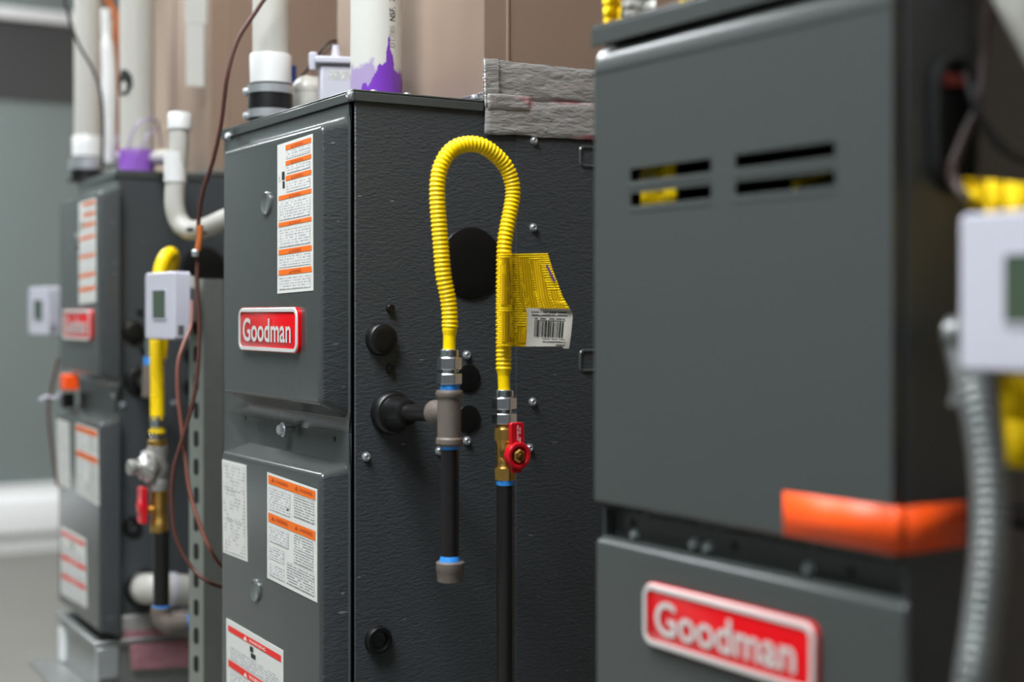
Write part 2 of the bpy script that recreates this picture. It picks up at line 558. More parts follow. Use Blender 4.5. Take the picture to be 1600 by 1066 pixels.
def ceiling_lamp(u, v, label):
    t = thing('ceiling_light', label, 'ceiling light', ROOM.w(u, v, ZC - .06), ROW_A, 'ceiling lights over the aisle')
    w, l = .30, .60
    f = MB()
    for (a0, a1, b0, b1) in ((-w, w, -l, -l + .03), (-w, w, l - .03, l), (-w, -w + .03, -l + .03, l - .03), (w - .03, w, -l + .03, l - .03)):
        f.box(ROOM, u + a0, u + a1, v + b0, v + b1, ZC - .06, ZC)
    f.build('frame', 'trim_white', t)
    MB().box(ROOM, u - w + .03, u + w - .03, v - l + .03, v + l - .03, ZC - .05, ZC - .03).build('diffuser', 'lamp', t)


for i, (u, v, l) in enumerate([(-.75, -.52, 'ceiling light above the aisle before the two nearer furnaces'),
                               (-.70, 1.9, 'ceiling light above the aisle before the far furnace'),
                               (-.70, 3.75, 'ceiling light above the aisle by the far wall'),
                               (-1.45, -.80, 'added ceiling light brightening the yellow hose and side faces')]):  # last lamp is an addition to lift the hose and side faces
    ceiling_lamp(u, v, l)

# ------------------------------------------------------------------ furnace parts
TOP = 1.288; HGT = 0.94; BOT = TOP - HGT


def rrect(v0, v1, z0, z1, r, n=5):
    pts = []
    for cx, cz, a0 in ((v1 - r, z1 - r, 0), (v0 + r, z1 - r, 90), (v0 + r, z0 + r, 180), (v1 - r, z0 + r, 270)):
        for k in range(n + 1):
            a = math.radians(a0 + 90 * k / n)
            pts.append((cx + r * math.cos(a), cz + r * math.sin(a)))
    return pts


def rings(fr, spec):
    """spec: (u, v0, v1, z0, z1, r)"""
    return [[fr.w(u, v, z) for v, z in rrect(v0, v1, z0, z1, r)] for u, v0, v1, z0, z1, r in spec]


def bulged_door(fr, parent, name, fv0, fv1, fz0, fz1, m0, m1, mz0, mz1, e, ins, r=.02, material='enamel'):
    """flat flange rectangle fv/fz, raised pan whose face spans m0..m1, mz0..mz1 at height e, sloped sides"""
    b0, b1, c0, c1 = m0 - ins[0], m1 + ins[1], mz0 - ins[2], mz1 + ins[3]
    k = .004
    sp = [(.002, fv0, fv1, fz0, fz1, .001), (-.002, fv0, fv1, fz0, fz1, .001),
          (-.002, b0 - k, b1 + k, c0 - k, c1 + k, r), (-.0035, b0, b1, c0, c1, r)]
    rb_ = .0055
    for q in (.0, .3, .55, .8, 1.0):
        uu = -e + rb_ * (1 - math.sin(q * math.pi / 2)); s_ = rb_ * (math.cos(q * math.pi / 2))
        sp.append((uu, m0 - s_ - .001, m1 + s_ + .001, mz0 - s_ - .001, mz1 + s_ + .001, r * .6))
    o = MB().loft(rings(fr, sp)).build(name, [material, 'enamel_embossed'], parent, ang=30)
    for p in o.data.polygons:          # the pressed relief shows on the side return
        if abs(p.normal.y) > .9: p.material_index = 1
    return o


def bilerp(c, s, t):
    tl, tr, br, bl = c
    return tl * (1 - s) * (1 - t) + tr * s * (1 - t) + br * s * t + bl * (1 - s) * t


def label_sheet(parent, name, c, nrm, items, mats, label=None, thick=.0006):
    """c: four world corners tl, tr, br, bl; items: (s0, s1, t0, t1, material index); nrm: outward normal"""
    n = Vector(nrm).normalized()
    W = (c[1] - c[0]).length; H = (c[3] - c[0]).length
    mb = MB()
    cc = [p + n * thick for p in c]
    mb.hexa([c[3], c[2], c[1], c[0], cc[3], cc[2], cc[1], cc[0]], 0)
    for k, (s0, s1, t0, t1, mi) in enumerate(items):
        q = [bilerp(cc, s, t) + n * .0004 for s, t in ((s0, t0), (s0, t1), (s1, t1), (s1, t0))]
        mb.quad(*q, mi, [(s0 * W, -t0 * H), (s0 * W, -t1 * H), (s1 * W, -t1 * H), (s1 * W, -t0 * H)])
    o = mb.build(name, mats, parent)
    if label: o['label'] = label
    return o, cc, n


def letters(mb, body, c, n, s0, s1, t0, t1, bold=0.0, lift=.0009, mi=0):
    vs, fs = txt(body, bold)
    mb.add([bilerp(c, s0 + (s1 - s0) * x, t1 + (t0 - t1) * y) + n * lift for x, y in vs], fs, mi)


def tri(mb, c, n, s, t, ds, dt, lift=.0009, mi=0):
    mb.add([bilerp(c, s, t) + n * lift, bilerp(c, s + ds, t) + n * lift, bilerp(c, s + ds / 2, t - dt) + n * lift], [(0, 1, 2)], mi)


LM = ['paper', 'label_orange', 'print_grey', 'print_dark', 'label_ink', 'label_red', 'print_chart']


def warning_column(parent, c, n, name='warning_label', label=None):
    bars = [(.02, .053), (.126, .155), (.225, .257), (.347, .376), (.527, .555), (.708, .743), (.843, .88)]
    it = []
    ends = [b[0] for b in bars[1:]] + [.99]
    for i, (a, b) in enumerate(bars):
        s0 = .25 if i < 3 else .045
        it.append((s0, .965, a, b, 1))
        it.append((s0 + .02, .93, b + .012, ends[i] - .014, 2))
    it += [(.14, .22, .19, .245, 4), (.16, .22, .255, .30, 4), (.05, .08, .21, .25, 3)]
    o, cc, n = label_sheet(parent, name, c, n, it, LM, label)
    for i, (a, b) in enumerate(bars):
        s0 = .48 if i < 3 else .42
        t = MB(); tri(t, cc, n, s0 - .07, b - .006, .055, .02); t.build('warning_triangle', 'label_rust', o)
        t = MB(); letters(t, 'WARNING', cc, n, s0, s0 + .27, a + .008, b - .007, .01); t.build('lettering', 'label_rust', o)


def orange_notice(parent, c, n, label=None):
    it = [(.03, .97, .02, .10, 1), (.03, .97, .375, .46, 1), (.05, .48, .12, .34, 2), (.56, .95, .115, .32, 3),
          (.05, .45, .49, .64, 2), (.56, .93, .48, .74, 3), (.05, .36, .68, .80, 2), (.42, .95, .76, .96, 3), (.05, .36, .84, .96, 2), (.42, .46, .27, .29, 4)]
    o, cc, n = label_sheet(parent, 'instruction_label', c, n, it, LM, label)
    for a, b in ((.02, .10), (.375, .46)):
        for x in (.10, .58):
            t = MB(); tri(t, cc, n, x, b - .03, .07, .04); t.build('warning_triangle', 'label_rust', o)
            t = MB(); letters(t, 'WARNING', cc, n, x + .1, x + .34, a + .02, b - .03, .01); t.build('lettering', 'label_rust', o)


def chart_label(parent, c, n, label=None):
    label_sheet(parent, 'wiring_chart', c, n, [(.06, .94, .03, .97, 6), (.1, .9, .3, .31, 3), (.1, .9, .62, .63, 3)], LM, label)


def red_notice(parent, c, n, label=None):
    bars = [(.055, .115), (.40, .47), (.68, .75)]
    it = []
    for a, b in bars: it.append((.04, .97, a, b, 5))
    it += [(.44, .50, .135, .185, 4), (.46, .54, .195, .24, 4), (.08, .92, .26, .38, 2), (.08, .92, .49, .66, 2), (.08, .92, .77, .97, 2)]
    o, cc, n = label_sheet(parent, 'danger_label', c, n, it, LM, label)
    for a, b in bars:
        t = MB(); tri(t, cc, n, .33, b - .008, .07, .045); t.build('warning_triangle', 'label_pale', o)
        t = MB(); letters(t, 'WARNING', cc, n, .43, .72, a + .015, b - .015, .01); t.build('lettering', 'label_pale', o)


def badge(fr, parent, v0, v1, z0, z1, e, r):
    n = -fr.u
    t = .0045
    o = MB().loft(rings(fr, [(-e, v0, v1, z0, z1, r), (-e - t, v0, v1, z0, z1, r), (-e - t - .001, v0 + .001, v1 - .001, z0 + .001, z1 - .001, r)])).build('badge', 'badge_red', parent)
    o['label'] = 'red name plate with white border and lettering'
    W = v1 - v0; H = z1 - z0
    b = .085 * H
    rim = MB(); i0 = .0008
    A = rings(fr, [(-e - t - .001, v0 + i0, v1 - i0, z0 + i0, z1 - i0, r), (-e - t - .0025, v0 + i0 + .0008, v1 - i0 - .0008, z0 + i0 + .0008, z1 - i0 - .0008, r),
                   (-e - t - .0025, v0 + i0 + b, v1 - i0 - b, z0 + i0 + b, z1 - i0 - b, r * .6), (-e - t - .0008, v0 + i0 + b, v1 - i0 - b, z0 + i0 + b, z1 - i0 - b, r * .6)])
    rim.loft(A, False, False); rim.build('border', 'badge_white', o)
    c = [fr.w(-e - t - .001, v1, z1), fr.w(-e - t - .001, v0, z1), fr.w(-e - t - .001, v0, z0), fr.w(-e - t - .001, v1, z0)]
    l = MB(); letters(l, 'Goodman', c, n, .085, .90, .24, .78, .016, .0012)
    l.build('lettering', 'badge_white', o, ang=80)
    return o


def plug(fr, parent, px, py, rpx_m, dome=.006, name='plug', off=0.0, ring=False, rim=None):
    u, z = fr.side(px, py, off)
    p = fr.w(u, -off, z); ax = -fr.v
    R = rpx_m
    rim = rim or R * .16
    if ring:
        pr = [(0, R), (dome * .6, R * .98), (dome, R * .88), (dome, R * .66), (dome * .5, R * .6), (-.001, R * .58)]
    else:
        pr = [(0, R), (dome * .5, R * .99), (dome * .9, R - rim * .5), (dome, R - rim), (dome, R * .4), (dome, .0001)]
    o = MB().lathe(p - ax * .0005, ax, pr, 28).build(name, 'black_rubber', parent)
    return o


def furnace(fr, label, w, depth):
    t = thing('furnace', label, 'furnace', fr.w(0, 0, BOT), fr.a, 'furnaces standing in a row')
    return t


# ------------------------------------------------------------------ middle furnace (in focus)
E = .042
WM = .475; DM = .74
fm = furnace(MD, 'dark grey furnace in focus with red badge on its upper door', WM, DM)
# cabinet: wrapper box behind the doors with the near side panel proud at the front edge
cb = MB()
cb.box(MD, .014, DM, .004, WM, BOT, TOP - .002)
cb.build('cabinet', 'enamel', fm)
MB().box(MD, 0, DM, 0, .004, BOT, TOP - .004).build('side_panel', 'enamel_embossed', fm, bevel=.0012)
MB().box(MD, 0, .05, WM - .004, WM, BOT, TOP - .004).build('side_panel', 'enamel_embossed', fm, bevel=.0012)
us, _ = MD.side(806, 400)
MB().box(MD, us, DM, -.0016, 0.0005, BOT, TOP - .02).build('access_panel', 'enamel_embossed', fm)
# lid with turned-down flange
lid_h = TOP - MD.side(600, 162)[1]
ut, _ = MD.side(752, 180)
ld = MB()
ld.box(MD, -.005, ut + .002, -.004, WM + .004, TOP - .003, TOP)
ld.box(MD, -.005, -.001, -.004, WM + .004, TOP - lid_h, TOP - .003)
ld.box(MD, -.001, ut + .002, -.004, -.001, TOP - lid_h, TOP - .003)
lid = ld.build('lid', 'enamel', fm, bevel=.0012)


def zf(pts, off):   # mean height of a front-plane line given by pixels
    return sum(MD.front(x, y, off)[1] for x, y in pts) / len(pts)


# upper door
v1, _ = MD.front(351, 420, E); v0, _ = MD.front(498, 420, E)
zt = MD.front(490, 206, E)[1]; zb = MD.front(490, 625, E)[1]
fz1 = TOP - lid_h - .001
zstep = MD.front(447, 660)[1]
bulged_door(MD, fm, 'upper_door', .015, WM - .002, zstep, fz1, v0, v1, zb, zt, E, (.006, .004, .024, .020), .014)
# lower door
v1b, _ = MD.front(348, 800, E); v0b = v0
zt2 = MD.front(490, 745, E)[1]
bulged_door(MD, fm, 'lower_door', .015, WM - .002, BOT + .004, zstep - .0003, v0b, v1b, BOT + .03, zt2, E, (.006, .004, .02, .017), .014)
# middle fixing bolt and holes on the door flange
v, z = MD.front(452, 671, .006)
inst('thumb_screw', BOLT, fm, axis_matrix(MD.w(-.003, v, z), -MD.u))
for px, py in ((384, 653), (523, 686)):
    v, z = MD.front(px, py, .002)
    MB().lathe(MD.w(-.0019, v, z), -MD.u, [(0, .0032), (.0004, .0032)], 12).build('screw_hole', 'black_matte', fm)
# round clear plugs in the doors
for px, py in ((417, 318), (400, 923)):
    v, z = MD.front(px, py, E)
    MB().lathe(MD.w(-E + .0005, v, z), -MD.u, [(0, .0168), (.0025, .0166), (.004, .0148), (.0028, .012), (.0016, .006), (.0014, .0001)], 24).build('view_plug', 'clear_plug', fm)
# labels on the doors
q = lambda pts: [MD.fp(x, y, E) for x, y in pts]
warning_column(fm, q([(434, 227), (489, 209), (490, 454), (434, 459)]), -MD.u, label='tall white label with seven orange warning bars')
chart_label(fm, q([(347.5, 718), (385, 727), (387, 878), (349, 863)]), -MD.u, 'narrow white wiring chart')
orange_notice(fm, q([(418, 738), (496, 765), (496, 942), (418, 903)]), -MD.u, 'white instruction label with two orange bars')
red_notice(fm, q([(354, 966), (443, 1017), (443, 1190), (355, 1120)]), -MD.u, 'white danger label with red bars')
bv1, bz1 = MD.front(373, 481, E + .006); bv0, bz0 = MD.front(465, 553, E + .006)
badge(MD, fm, bv0, bv1, bz0, bz1, E, .012)
# lid screws
for px, py in ((547, 149), (357, 213)):
    v, z = MD.front(px, py, .005)
    inst('screw', SCREW, fm, axis_matrix(MD.w(-.005, v, z), -MD.u))
for px in (584, 636, 744):
    u, z = MD.side(px, 140, -.02)
    inst('screw', SCREW, fm, axis_matrix(MD.w(u, .02, TOP), (0, 0, 1)))
u, z = MD.side(743, 140, -.01); inst('screw', SCREW, fm, axis_matrix(MD.w(ut - .004, .012, TOP + .004), (0, 0, 1)))
for px, py in ((833, 220), (832, 356), (831, 628), (729, 555), (729, 689), (572, 714), (686, 705), (826, 700)):
    u, z = MD.side(px, py)
    inst('screw', SCREW, fm, axis_matrix(MD.w(u, -.0018 if px > 806 else -.0005, z), -MD.v))
# plugs in the side
plug(MD, fm, 736, 411, .0490, .004, 'knockout_plug', rim=.003)
plug(MD, fm, 594, 530, .0215, .013, 'knockout_plug')
plug(MD, fm, 731, 591, .0192, .003, 'knockout_plug', rim=.002)
plug(MD, fm, 731, 655, .0192, .003, 'knockout_plug', rim=.002)
plug(MD, fm, 609, 482, .0058, .006, 'hole_plug')
plug(MD, fm, 609, 577, .0058, .006, 'hole_plug')
plug(MD, fm, 590, 1000, .0190, .010, 'grommet', ring=True)
plug(MD, fm, 610, 645, .0290, .016, 'pipe_grommet')
# pressed rectangular knockouts at the rear
for y0, y1 in ((226, 262), (545, 583)):
    ua, z1 = MD.side(903, y0); _, z0 = MD.side(903, y1)
    A = []
    for off, g in ((.0010, 0), (.0035, .002), (.0035, .004), (.0010, .006)):
        A.append([MD.w(a, -off, b) for a, b in rrect(ua + g, ua + .075 - g, z0 + g, z1 - g, .008 - g * .5)])
    MB().loft(A, False, False).build('knockout_ridge', 'enamel', fm)

# ------------------------------------------------------------------ plenum and return base per unit
def plenum(fr, w, u0, u1, label, wall=False):
    t = thing('supply_plenum', label, 'duct', fr.w(u0, 0, TOP), fr.a, 'sheet metal plenums on the furnaces')
    zt_ = 2.4
    MB().box(fr, u0, u1, .0, w, TOP, zt_).build('duct_shell', 'duct_metal', t, bevel=.002)
    MB().box(fr, u0 + .036, u0 + .040, -.0022, .0005, TOP, zt_).build('seam', 'duct_metal', t, bevel=.0008)
    MB().box(fr, u0 - .0022, u0 + .0005, w * .80, w * .80 + .02, TOP, zt_).build('seam', 'duct_metal', t, bevel=.0008)
    MB().box(fr, u0 - .002, u1, -.003, w, TOP, TOP + .012).build('starter_flange', 'galvanized', t, bevel=.001)
    return t


pm = plenum(MD, WM, ut + .004, DM, 'brownish sheet metal plenum on top of the furnace in focus')


def tape_strip(fr, parent, name, pts, off, seed, nx=46, nz=12, amp=.0016, col='foil_tape'):
    """crinkled foil strip on the side plane; pts tl,tr,br,bl in (u,z)"""
    tl, tr, br, bl = [Vector((a, b, 0)) for a, b in pts]
    g = []
    for j in range(nz + 1):
        row = []
        for i in range(nx + 1):
            p = bilerp((tl, tr, br, bl), i / nx, j / nz)
            h = noise.noise(Vector((p.x * 22 + seed, p.y * 130, seed))) * amp + noise.noise(Vector((p.x * 60, p.y * 320 + seed, 3.1))) * amp * .5
            ez = noise.noise(Vector((p.x * 40 + seed * 3, 0, seed))) * .0022 if j in (0, nz) else 0
            edge = 0 if (i in (0, nx) or j in (0, nz)) else 1
            row.append(fr.w(p.x, -off - (.0004 + (amp + h) * edge), p.y + ez))
        g.append(row)
    mb = MB(); n = nx + 1
    vs = [p for r in g for p in r]
    mb.add(vs, [(j * n + i, j * n + i + 1, (j + 1) * n + i + 1, (j + 1) * n + i) for j in range(nz) for i in range(nx)])
    return mb.build(name, col, parent, ang=60)


S = lambda x, y, off=0.0: MD.side(x, y, off)
tp = thing('foil_tape', 'crinkled grey foil tape sealing plenum to the furnace in focus', 'tape', MD.w(ut, -.002, S(757, 210)[1]), MD.a)
tape_strip(MD, tp, 'upper_strip', [S(753, 92), S(960, 113), S(960, 165), S(753, 152)], .002, 1.3)
tape_strip(MD, tp, 'lower_strip', [S(756, 158), S(960, 162), S(960, 221), S(754, 209)], .0042, 5.7)
tape_strip(MD, tp, 'corner_patch', [S(752.5, 93), S(776, 94), S(777, 168), S(754, 168)], .0055, 9.1, 24, 16)
tape_strip(MD, tp, 'corner_patch', [S(757, 146), S(824, 152), S(824, 175), S(758, 171)], .0065, 2.2, 24, 8)


def return_base(fr, w, d, label, fro=.004, lft=-.004):
    t = thing('return_base', label, 'plenum', fr.w(0, 0, 0), fr.a, 'sheet metal bases under the furnaces')
    MB().box(fr, fro, d, .004, w + lft, 0, BOT - .012).build('base_box', 'galvanized', t, bevel=.002)
    MB().box(fr, min(-.008, fro - .012), d + .004, -.006, w + .010 + lft, BOT - .012, BOT - .0005).build('base_flange', 'galvanized', t, bevel=.002)
    return t


return_base(MD, WM, DM, 'galvanized base box under the furnace in focus')

# ------------------------------------------------------------------ pipes on top of the middle furnace
def ring_band(mb, base, z0, z1, r):
    mb.lathe(base, (0, 0, 1), [(z0, r - .001), (z0, r), (z1, r), (z1, r - .001)], 28)


def vent_pipe(fr, px, D, r, label, y_sock0, y_sock1, y_boot, name='vent_pipe', group='white vent pipes rising from the furnaces'):
    """straight pipe in a socket, on a black rubber boot with two steel clamps"""
    c = P(px, 0, D); c.z = TOP
    h = lambda y: P(px, y, D).z - TOP
    t = thing(name, label, 'pipe', c, fr.a, group)
    MB().lathe(c, (0, 0, 1), [(h(y_sock1) + .002, r), (2.98 - TOP, r)], 28).build('pipe', 'pvc', t)
    MB().lathe(c, (0, 0, 1), [(h(y_sock1), r * .9), (h(y_sock1), r * 1.14), (h(y_sock0) - .003, r * 1.16), (h(y_sock0), r * 1.12), (h(y_sock0), r * .9)], 28).build('socket', 'pvc_fitting', t)
    lug = MB().box(fr, *(lambda q: (q[0] - .006, q[0] + .006, q[1] + r * 1.08, q[1] + r * 1.30))(fr.loc(c)), TOP + h(y_sock1) + .002, TOP + h((y_sock0 + y_sock1) / 2 + 6))
    lug.build('socket_lug', 'pvc_fitting', t, bevel=.002)
    zb_ = h(y_sock1)
    MB().lathe(c, (0, 0, 1), [(0, r * 1.5), (.004, r * 1.5), (.005, r * 1.22), (zb_ * .5, r * 1.24), (zb_, r * 1.2), (zb_, r)], 28).build('rubber_boot', 'black_rubber', t)
    for za, zc in ((zb_ - .016, zb_ - .003), (h(y_boot), h(y_boot) + .013)):
        m = MB(); ring_band(m, c, za, zc, r * 1.28); cl = m.build('clamp', 'zinc', t)
        s = MB(); q_ = fr.loc(c)
        s.lathe(fr.w(q_[0] - r * .9, q_[1] + r * .25, TOP + (za + zc) / 2), fr.v, [(0, .006), (r * .8, .006), (r * .8, .0075), (r * .8 + .006, .0075)], 10)
        s.build('clamp_screw', 'zinc', cl)
    return t


vent_pipe(MD, 423, 2.27, .0285, 'white vent pipe on rubber boot at the front edge of the furnace in focus', 86, 132, 186)

# intake pipe with purple primer
D_B = 2.08; rB = 40.5 / F * D_B
cB = P(588, 0, D_B); cB.z = TOP
ip = thing('intake_pipe', 'white plastic intake pipe with purple primer smeared at its foot', 'pipe', cB, 0.0)
MB().lathe(cB, (0, 0, 1), [(0, rB), (2.98 - TOP, rB)], 40).build('pipe', 'pvc_primer', ip)


def on_cyl(c, r, px, py, D):
    s = max(-1, min(1, (px - (c.x / c.y * F + 800)) / F * D / r))
    return Vector((c.x + s * r, c.y - math.sqrt(1 - s * s) * r, P(px, py, D).z))


tm = MB()
def cyl_text(body, x0, x1, yb, yt):       # reads upwards
    vs, fs = txt(body, .006)
    tm.add([on_cyl(cB, rB + .0004, x0 + (x1 - x0) * (1 - y), yb + (yt - yb) * x, D_B) for x, y in vs], fs)
cyl_text('NSF.', 611.5, 619.5, 39, 17)
tm.build('lettering', 'label_ink', ip)
tm = MB(); cyl_text('7', 612, 619, 9, 1); tm.build('lettering', 'label_ink', ip)
tm = MB(); cyl_text('D1785', 612, 619, 80, 46); tm.build('lettering', 'faint_ink', ip)
tm = MB()
for k in range(4):
    x0, x1 = 581 + k * 4, 585 + k * 4
    tm.quad(on_cyl(cB, rB + .0005, x0, -8, D_B), on_cyl(cB, rB + .0005, x1, -8, D_B), on_cyl(cB, rB + .0005, x1, 1.5 + k * 1.2, D_B), on_cyl(cB, rB + .0005, x0, .3 + k * 1.2, D_B))
tm.build('ink_mark', 'label_ink', ip)
MB().lathe(cB, (0, 0, 1), [(0, rB * 1.25), (.0035, rB * 1.22), (.004, rB * 1.01)], 32).build('flange', 'black_rubber', ip)

# white float switch box behind the pipe
D_S = 2.24
fs_c = P(525, 0, D_S); fs_c.z = TOP
FS = Frame(fs_c.x, fs_c.y, math.radians(12))
fs = thing('condensate_switch', 'small white plastic switch box behind the primed intake pipe', 'switch box', fs_c, FS.a)
zz = lambda y: P(525, y, D_S).z
MB().box(FS, -.026, .034, -.02, .03, TOP, zz(104)).build('housing', 'plastic_white', fs, bevel=.004)
MB().box(FS, -.034, .04, -.026, .036, zz(104), zz(92)).build('cover', 'plastic_white', fs, bevel=.003)
MB().lathe(FS.w(0, 0, zz(92)), (0, 0, 1), [(0, .0085), (zz(80) - zz(92), .0062), (zz(71) - zz(92), .0058)], 14).build('spout', 'plastic_white', fs)
MB().lathe(FS.w(-.036, -.01, zz(112)), (0, 0, 1), [(0, .006), (zz(100) - zz(112), .0075), (zz(88) - zz(112), .0075), (zz(85) - zz(112), .005)], 14).build('screw_post', 'plastic_white', fs)
c4 = [FS.w(-.012, -.0204, zz(114)), FS.w(.03, -.0204, zz(114)), FS.w(.03, -.0204, zz(127)), FS.w(-.012, -.0204, zz(127))]
m = MB().quad(c4[0], c4[3], c4[2], c4[1], 0, [(0, 0), (0, -.013), (.042, -.013), (.042, 0)])
m.build('printed_label', 'print_dark', fs)
# elbow next to it
el_c = P(480, 142, 2.33)
el = thing('drain_elbow', 'white plastic elbow beside the switch box on the furnace in focus', 'pipe fitting', Vector((el_c.x, el_c.y, TOP)), MD.a)
rE = 24 / F * 2.33
pts = bez([Vector((el_c.x, el_c.y, TOP)), el_c - Vector((0, 0, .012)), el_c + Vector((.004, .012, .001)), el_c + Vector((.02, .075, .001))], 8)
MB().tube(pts, rE, 20).ball(el_c - Vector((0, 0, .0)), rE, 20).build('elbow_body', 'pvc', el)
bc = P(459, 116, 2.36)
MB().box(Frame(bc.x, bc.y, 0), -.004, .004, -.004, .004, bc.z - .014, bc.z + .014).build('blue_clip', 'blue_plastic', el, bevel=.001)


def cable(name, label, cat, pts, r, material, n=10, sides=10):
    return tag(MB().tube(bez(pts, n), r, sides).build(name, material), label, cat)


cable('sensor_wire', 'thin black wire looping over the white switch box', 'wire',
      [P(460, 150, 2.4), P(470, 122, 2.4), P(486, 102, 2.38), P(500, 82, 2.36), P(512, 68, 2.36), P(524, 64, 2.38), P(536, 70, 2.4), P(548, 84, 2.42), P(556, 120, 2.42)], .0021, 'wire_black')
cable('sensor_wire', 'second thin dark wire beneath the black loop above the switch box', 'wire',
      [P(488, 112, 2.39), P(500, 92, 2.385), P(514, 76, 2.385), P(524, 69, 2.395), P(534, 76, 2.41), P(545, 92, 2.43), P(552, 128, 2.43)], .0013, 'wire_black')

# ------------------------------------------------------------------ gas train on the middle furnace
def D_on(fr, px, off):
    u, _ = fr.side(px, 500, off); return fr.w(u, -off, 0).y


def vlathe(px, D, prof, n=22, phase=0.0, scale=1.0):
    """prof: (image row, half width in pixels) read at distance D"""
    c = P(px, 0, D); c.z = 0
    return MB().lathe(c, (0, 0, 1), [(P(px, y, D).z, r / F * D * scale) for y, r in prof], n, phase=phase)


OFF = .15
# find the offset that puts the tee at its measured distance
best = min((abs(D_on(MD, 702, o / 1000) - 1.745), o / 1000) for o in range(60, 260, 2)); OFF = best[1]
D1 = D_on(MD, 702, OFF); D2 = D_on(MD, 789, OFF)
HEX = 1 / math.cos(math.pi / 6)

cT = P(702, 910, D1)
dl = thing('drip_tee', 'cast iron tee with capped black drip pipe under the yellow hose', 'pipe fitting', cT, MD.a)
vlathe(702, D1, [(697, 12), (697, 17), (693, 21), (686, 21), (683, 18.5), (623, 18.5), (620, 21), (613, 21.5), (610, 20), (609, 12)], 28).build('tee_body', 'cast_iron', dl)
pc = P(702, 645, D1)
ug, zg = MD.side(610, 645)
pg = MD.w(ug, 0, zg)
dirn = (pg - pc).normalized(); Lg = (pg - pc).length
MB().lathe(pc, dirn, [(0, .0125), (.022, .0132), (.026, .0158), (.036, .0158), (.037, .010)], 22).build('tee_branch', 'cast_iron', dl)
MB().lathe(pc + dirn * .036, dirn, [(0, .0118), (.006, .0118)], 20).build('sealing_tape', 'blue_tape', dl)
MB().lathe(pc + dirn * .036, dirn, [(0, .0106), (Lg - .036, .0106)], 20).build('nipple', 'black_pipe', dl)
MB().lathe(pg, -dirn, [(.008, .024), (.020, .021), (.034, .0195), (.048, .0165), (.050, .012)], 22).build('rubber_sleeve', 'black_rubber', dl)
vlathe(703, D1, [(880, 14.0), (697, 14.3)]).build('drip_pipe', 'black_pipe', dl)
vlathe(703, D1, [(702, 15), (696, 16)]).build('sealing_tape', 'blue_tape', dl)
vlathe(703, D1, [(879, 17), (874, 16), (869, 14.6)]).build('sealing_tape', 'blue_tape', dl)
vlathe(703.5, D1, [(910, 15), (908, 20), (893, 21.5), (891, 22.5), (879, 22.5), (877, 20), (877, 14)], 28).build('pipe_cap', 'cast_iron', dl)

hs = thing('gas_hose', 'yellow corrugated gas hose looping from tee to red-handled valve', 'hose', P(702, 610, D1), MD.a)
hp = [(702, 553), (702.5, 520), (703, 500), (700.6, 470), (693, 430), (688.7, 380), (684.6, 330), (683.4, 300), (684.6, 280), (689, 260), (700, 240.5), (714.5, 229),
      (735, 225), (755, 229), (775, 243), (790.5, 261), (799.5, 283.6), (801.5, 304), (798, 327), (793, 352), (789, 377), (787.5, 410), (787, 470), (787, 545), (787, 580), (788, 615)]
path = bez([MD.sp(x, y, OFF) for x, y in hp], 8)
step = .0007
path = resample(path, step)
NP = len(path)
r0 = 12.2 / F * D1
pitch = 5.3 / F * D1 * 1.3 / step


def hose_r(i):
    d = min(i, NP - 1 - i) * step
    if d < .030:      # plain cuffs near the nuts
        return r0 * .80 if d < .022 else r0 * (.80 + .2 * (d - .022) / .008)
    return r0 * (.93 + .15 * (.5 + .5 * math.sin(2 * math.pi * i / pitch)) ** 1.4)


MB().tube(path, r0, 18, rf=hose_r).build('corrugated_tube', 'yellow_coat', hs, ang=70)
for px, D, y0, xs in ((702, D1, 546, 0), (788, D2, 609, 0)):
    k = D1 / D
    vlathe(px, D, [(y0 + 11 * k, 13), (y0 + 11 * k, 15), (y0 + 1, 15), (y0, 14), (y0, 10)], 26).build('collar', 'chrome_nut', hs)
    vlathe(px, D, [(y0 + 32 * k, 14), (y0 + 31 * k, 18), (y0 + 13 * k, 18), (y0 + 11 * k, 15)], 6, math.radians(10), HEX * .96).build('flare_nut', 'chrome_nut', hs, bevel=.0008)
    vlathe(px, D, [(y0 + 39 * k, 12), (y0 + 31 * k, 12)], 22).build('neck', 'chrome_nut', hs)
    vlathe(px, D, [(y0 + 55 * k, 15), (y0 + 54 * k, 18), (y0 + 38 * k, 18), (y0 + 37 * k, 15)], 6, math.radians(10), HEX * .96).build('adapter_nut', 'chrome_nut', hs, bevel=.0008)
vlathe(703, D1, [(612, 14), (609, 15.5), (600, 15), (599, 12)], 24).build('sealing_tape', 'blue_tape', hs)

gp = thing('gas_pipe', 'straight black gas pipe rising from floor to the brass valve', 'pipe', Vector((P(789, 0, D2).x, D2, 0)), 0)
vlathe(789.5, D2, [(HOR + CZ / D2 * F, 13.6), (752, 13.6)], 24).build('pipe', 'black_pipe', gp)
vlathe(789.5, D2, [(758, 14.2), (752, 15), (747, 15)], 24).build('sealing_tape', 'blue_tape', gp)

